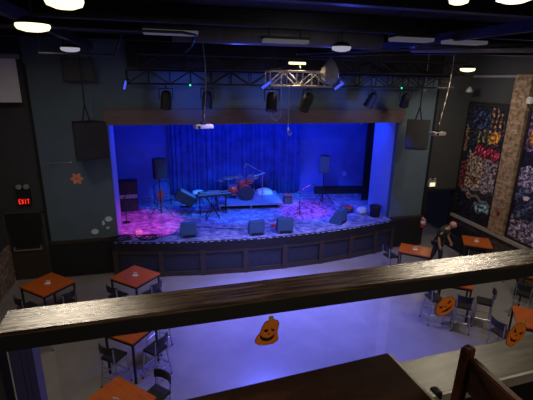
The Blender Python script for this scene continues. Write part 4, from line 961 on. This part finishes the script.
for i, (x0, x1, lb) in enumerate(((-0.30, 0.62, 'clear glass railing panel at left behind the tall pumpkin'), (0.66, 2.85, 'clear glass railing panel at right behind the two round pumpkins'))):
    p = Vector(((x0+x1)/2, 0.965+math.tan(ang)*(x0+x1)/2, 5.32))
    o = MB().box((0, 0, 0), (x1-x0, 0.008, 0.50)).build('glass_panel', 'glass'); o.location = p; o.rotation_euler = (0, 0, ang)
    tag(o, lb, 'glass panel', 'clear glass panels under the wooden rail')
g = thing('outer_ledge', 'grey brown plank ledge below the rail at the bottom right', 'ledge', (0.9, 1.17, 5.02), ang+0.02)
MB().box((0.9, 0, 0), (3.2, 0.20, 0.04), bev=0.003).build('board', 'ledge', g)
MB().box((0.9, -0.105, -0.002), (3.2, 0.012, 0.046)).build('edge_strip', 'trim', g)
struct('floor_balcony', MB().box((1.0, 0.0, 4.52), (5.2, 2.5, 0.16)), 'black')
struct('wall_balcony_kerb', MB().box((1.7, 1.205, 4.8), (3.1, 0.12, 0.398), rz=ang+0.02), 'black')

# pumpkins stuck to the glass
def pumpkin_round(cx, cz, rx, rz_, tilt, label, teeth):
    y_ = 0.952+math.tan(ang)*cx
    g = thing('paper_pumpkin', label, 'pumpkin cutout', (cx, y_, cz), ang, 'orange paper pumpkins on the glass railing')
    g.rotation_euler = (0, tilt, ang)
    pts = [(rx*math.cos(a*PI/20)*(1+0.03*math.cos(a*PI/20*8)), rz_*math.sin(a*PI/20)) for a in range(40)]
    MB().prism([(u*1.06, v*1.07) for u, v in pts], 0.0, 0.001, 'y').build('outline', mat('dark_orange_ink', (0.25, 0.05, 0.01), 0.6), g)
    MB().prism(pts, -0.0012, 0.0, 'y').build('body', 'orange', g)
    MB().prism([(-0.12*rx, 0.9*rz_), (0.12*rx, 0.9*rz_), (0.2*rx, 1.3*rz_), (-0.02*rx, 1.35*rz_)], -0.0016, 0.0, 'y').build('stalk', 'stem', g)
    mb = MB()
    for s in (-1, 1): mb.prism([(s*0.62*rx, 0.48*rz_), (s*0.18*rx, 0.18*rz_), (s*0.55*rx, 0.12*rz_)], -0.0022, -0.0012, 'y')
    mb.prism([(0, 0.08*rz_), (-0.1*rx, -0.1*rz_), (0.1*rx, -0.1*rz_)], -0.0022, -0.0012, 'y')
    up = []; lo = []
    for i in range(teeth*2+1):
        s = -1+2*i/(teeth*2); u = 0.72*rx*s
        up.append((u, (-0.22-0.16*(1-s*s)-(0.10 if i % 2 else 0))*rz_)); lo.append((u, (-0.26-0.40*(1-s*s)+(0.09 if i % 2 else 0))*rz_))
    mb.prism(up+lo[::-1], -0.0022, -0.0012, 'y'); mb.build('face', 'ink', g)
g = thing('paper_pumpkin', 'tall gourd-shaped orange paper pumpkin with a wide grin on the glass', 'pumpkin cutout', (0.252, 0.952+math.tan(ang)*0.252, 5.508), ang, 'orange paper pumpkins on the glass railing')
S_ = 0.00037
def G(pts): return [((u-210)*S_, (215-v)*S_) for u, v in pts]
outl = [(222, 122), (258, 120), (292, 138), (303, 165), (296, 205), (290, 250), (300, 290), (290, 318), (255, 332), (205, 336), (155, 330), (122, 308), (114, 280), (130, 248), (155, 215), (170, 170), (190, 135)]
def grow(p, k): cxx = sum(a for a, _ in p)/len(p); cyy = sum(b_ for _, b_ in p)/len(p); return [(cxx+(a-cxx)*k, cyy+(b_-cyy)*k) for a, b_ in p]
MB().prism(G(grow(outl, 1.05)), 0.0, 0.001, 'y').build('outline', mat('gourd_outline', (0.25, 0.04, 0.03), 0.6), g)
MB().prism(G(outl), -0.0012, 0, 'y').build('body', 'orange', g)
MB().prism(G([(222, 125), (215, 95), (232, 78), (254, 84), (258, 105), (256, 125)]), -0.0016, 0, 'y').build('stalk', 'stem', g)
mb = MB()
for q in ([(178, 200), (205, 190), (218, 205), (205, 222), (190, 215)], [(238, 190), (262, 205), (270, 205), (262, 220), (245, 215)], [(218, 232), (228, 228), (226, 245), (215, 245)],
          [(152, 232), (175, 262), (215, 275), (250, 262), (268, 240), (262, 275), (240, 295), (200, 302), (168, 288), (150, 260)]):
    mb.prism(G(q), -0.0022, -0.0012, 'y')
mb.build('face', 'ink', g)
pumpkin_round(0.858, 5.498, 0.037, 0.031, -0.45, 'round orange paper pumpkin with jagged grin, middle of the three', 4)
pumpkin_round(1.188, 5.332, 0.037, 0.047, 0.45, 'round orange paper pumpkin at the right edge over the ledge', 3)

# dark table and chair on the balcony
g = thing('balcony_table', 'dark wooden table top at the bottom centre, seen from above', 'table', (0.262, 0.645, 4.6), 0.085)
MB().box((0, 0, 0.735), (0.86, 0.60, 0.035), bev=0.004).build('tabletop', 'darkwood', g)
MB().box((0.432, 0, 0.735), (0.008, 0.58, 0.034)).build('edge_band', 'trim', g)
MB().lathe([(0.22, 0.0), (0.22, 0.02), (0.04, 0.05), (0.04, 0.715), (0.12, 0.718)], n=20).build('pedestal', 'black', g)
o = MB().box((0, 0, 0.004), (0.02, 0.026, 0.008), bev=0.002).box((0.012, 0, -0.006), (0.006, 0.026, 0.024)).build('edge_clip', 'black'); o.location = (0.705, 0.79, 5.354); o.rotation_euler = (0, 0, 0.11)
tag(o, 'small black clip on the right edge of the dark table', 'clip')
g = thing('wooden_chair', 'dark mahogany chair back at the bottom right, closest to the camera', 'chair', (0.607, 0.530, 4.6), 0)
def bar(n_, a, b_, w_, d_, parent=g, m='mahog'):
    a, b_ = Vector(a), Vector(b_); v = b_-a
    MB().box((a+b_)/2, (w_, d_, v.length), rot=v.to_track_quat('Z', 'Y').to_matrix(), bev=0.004).build(n_, m, parent)
bar('back_post', (0.10, 0.20, 0.0), (0.14, 0.215, 0.93), 0.026, 0.034)
bar('back_post', (0.10, -0.20, 0.0), (0.14, -0.215, 0.93), 0.026, 0.034)
bar('top_rail', (0.142, -0.20, 0.86), (0.142, 0.20, 0.86), 0.022, 0.10)
bar('lower_rail', (0.125, -0.20, 0.62), (0.125, 0.20, 0.62), 0.02, 0.05)
bar('front_leg', (-0.26, 0.19, 0.0), (-0.26, 0.19, 0.44), 0.034, 0.034)
bar('front_leg', (-0.26, -0.19, 0.0), (-0.26, -0.19, 0.44), 0.034, 0.034)
for yy in (-0.1, 0.0, 0.1): bar('slat', (0.125, yy, 0.64), (0.138, yy, 0.83), 0.03, 0.012)
MB().box((-0.08, 0, 0.455), (0.40, 0.42, 0.035), bev=0.01).build('seat', 'mahog', g)
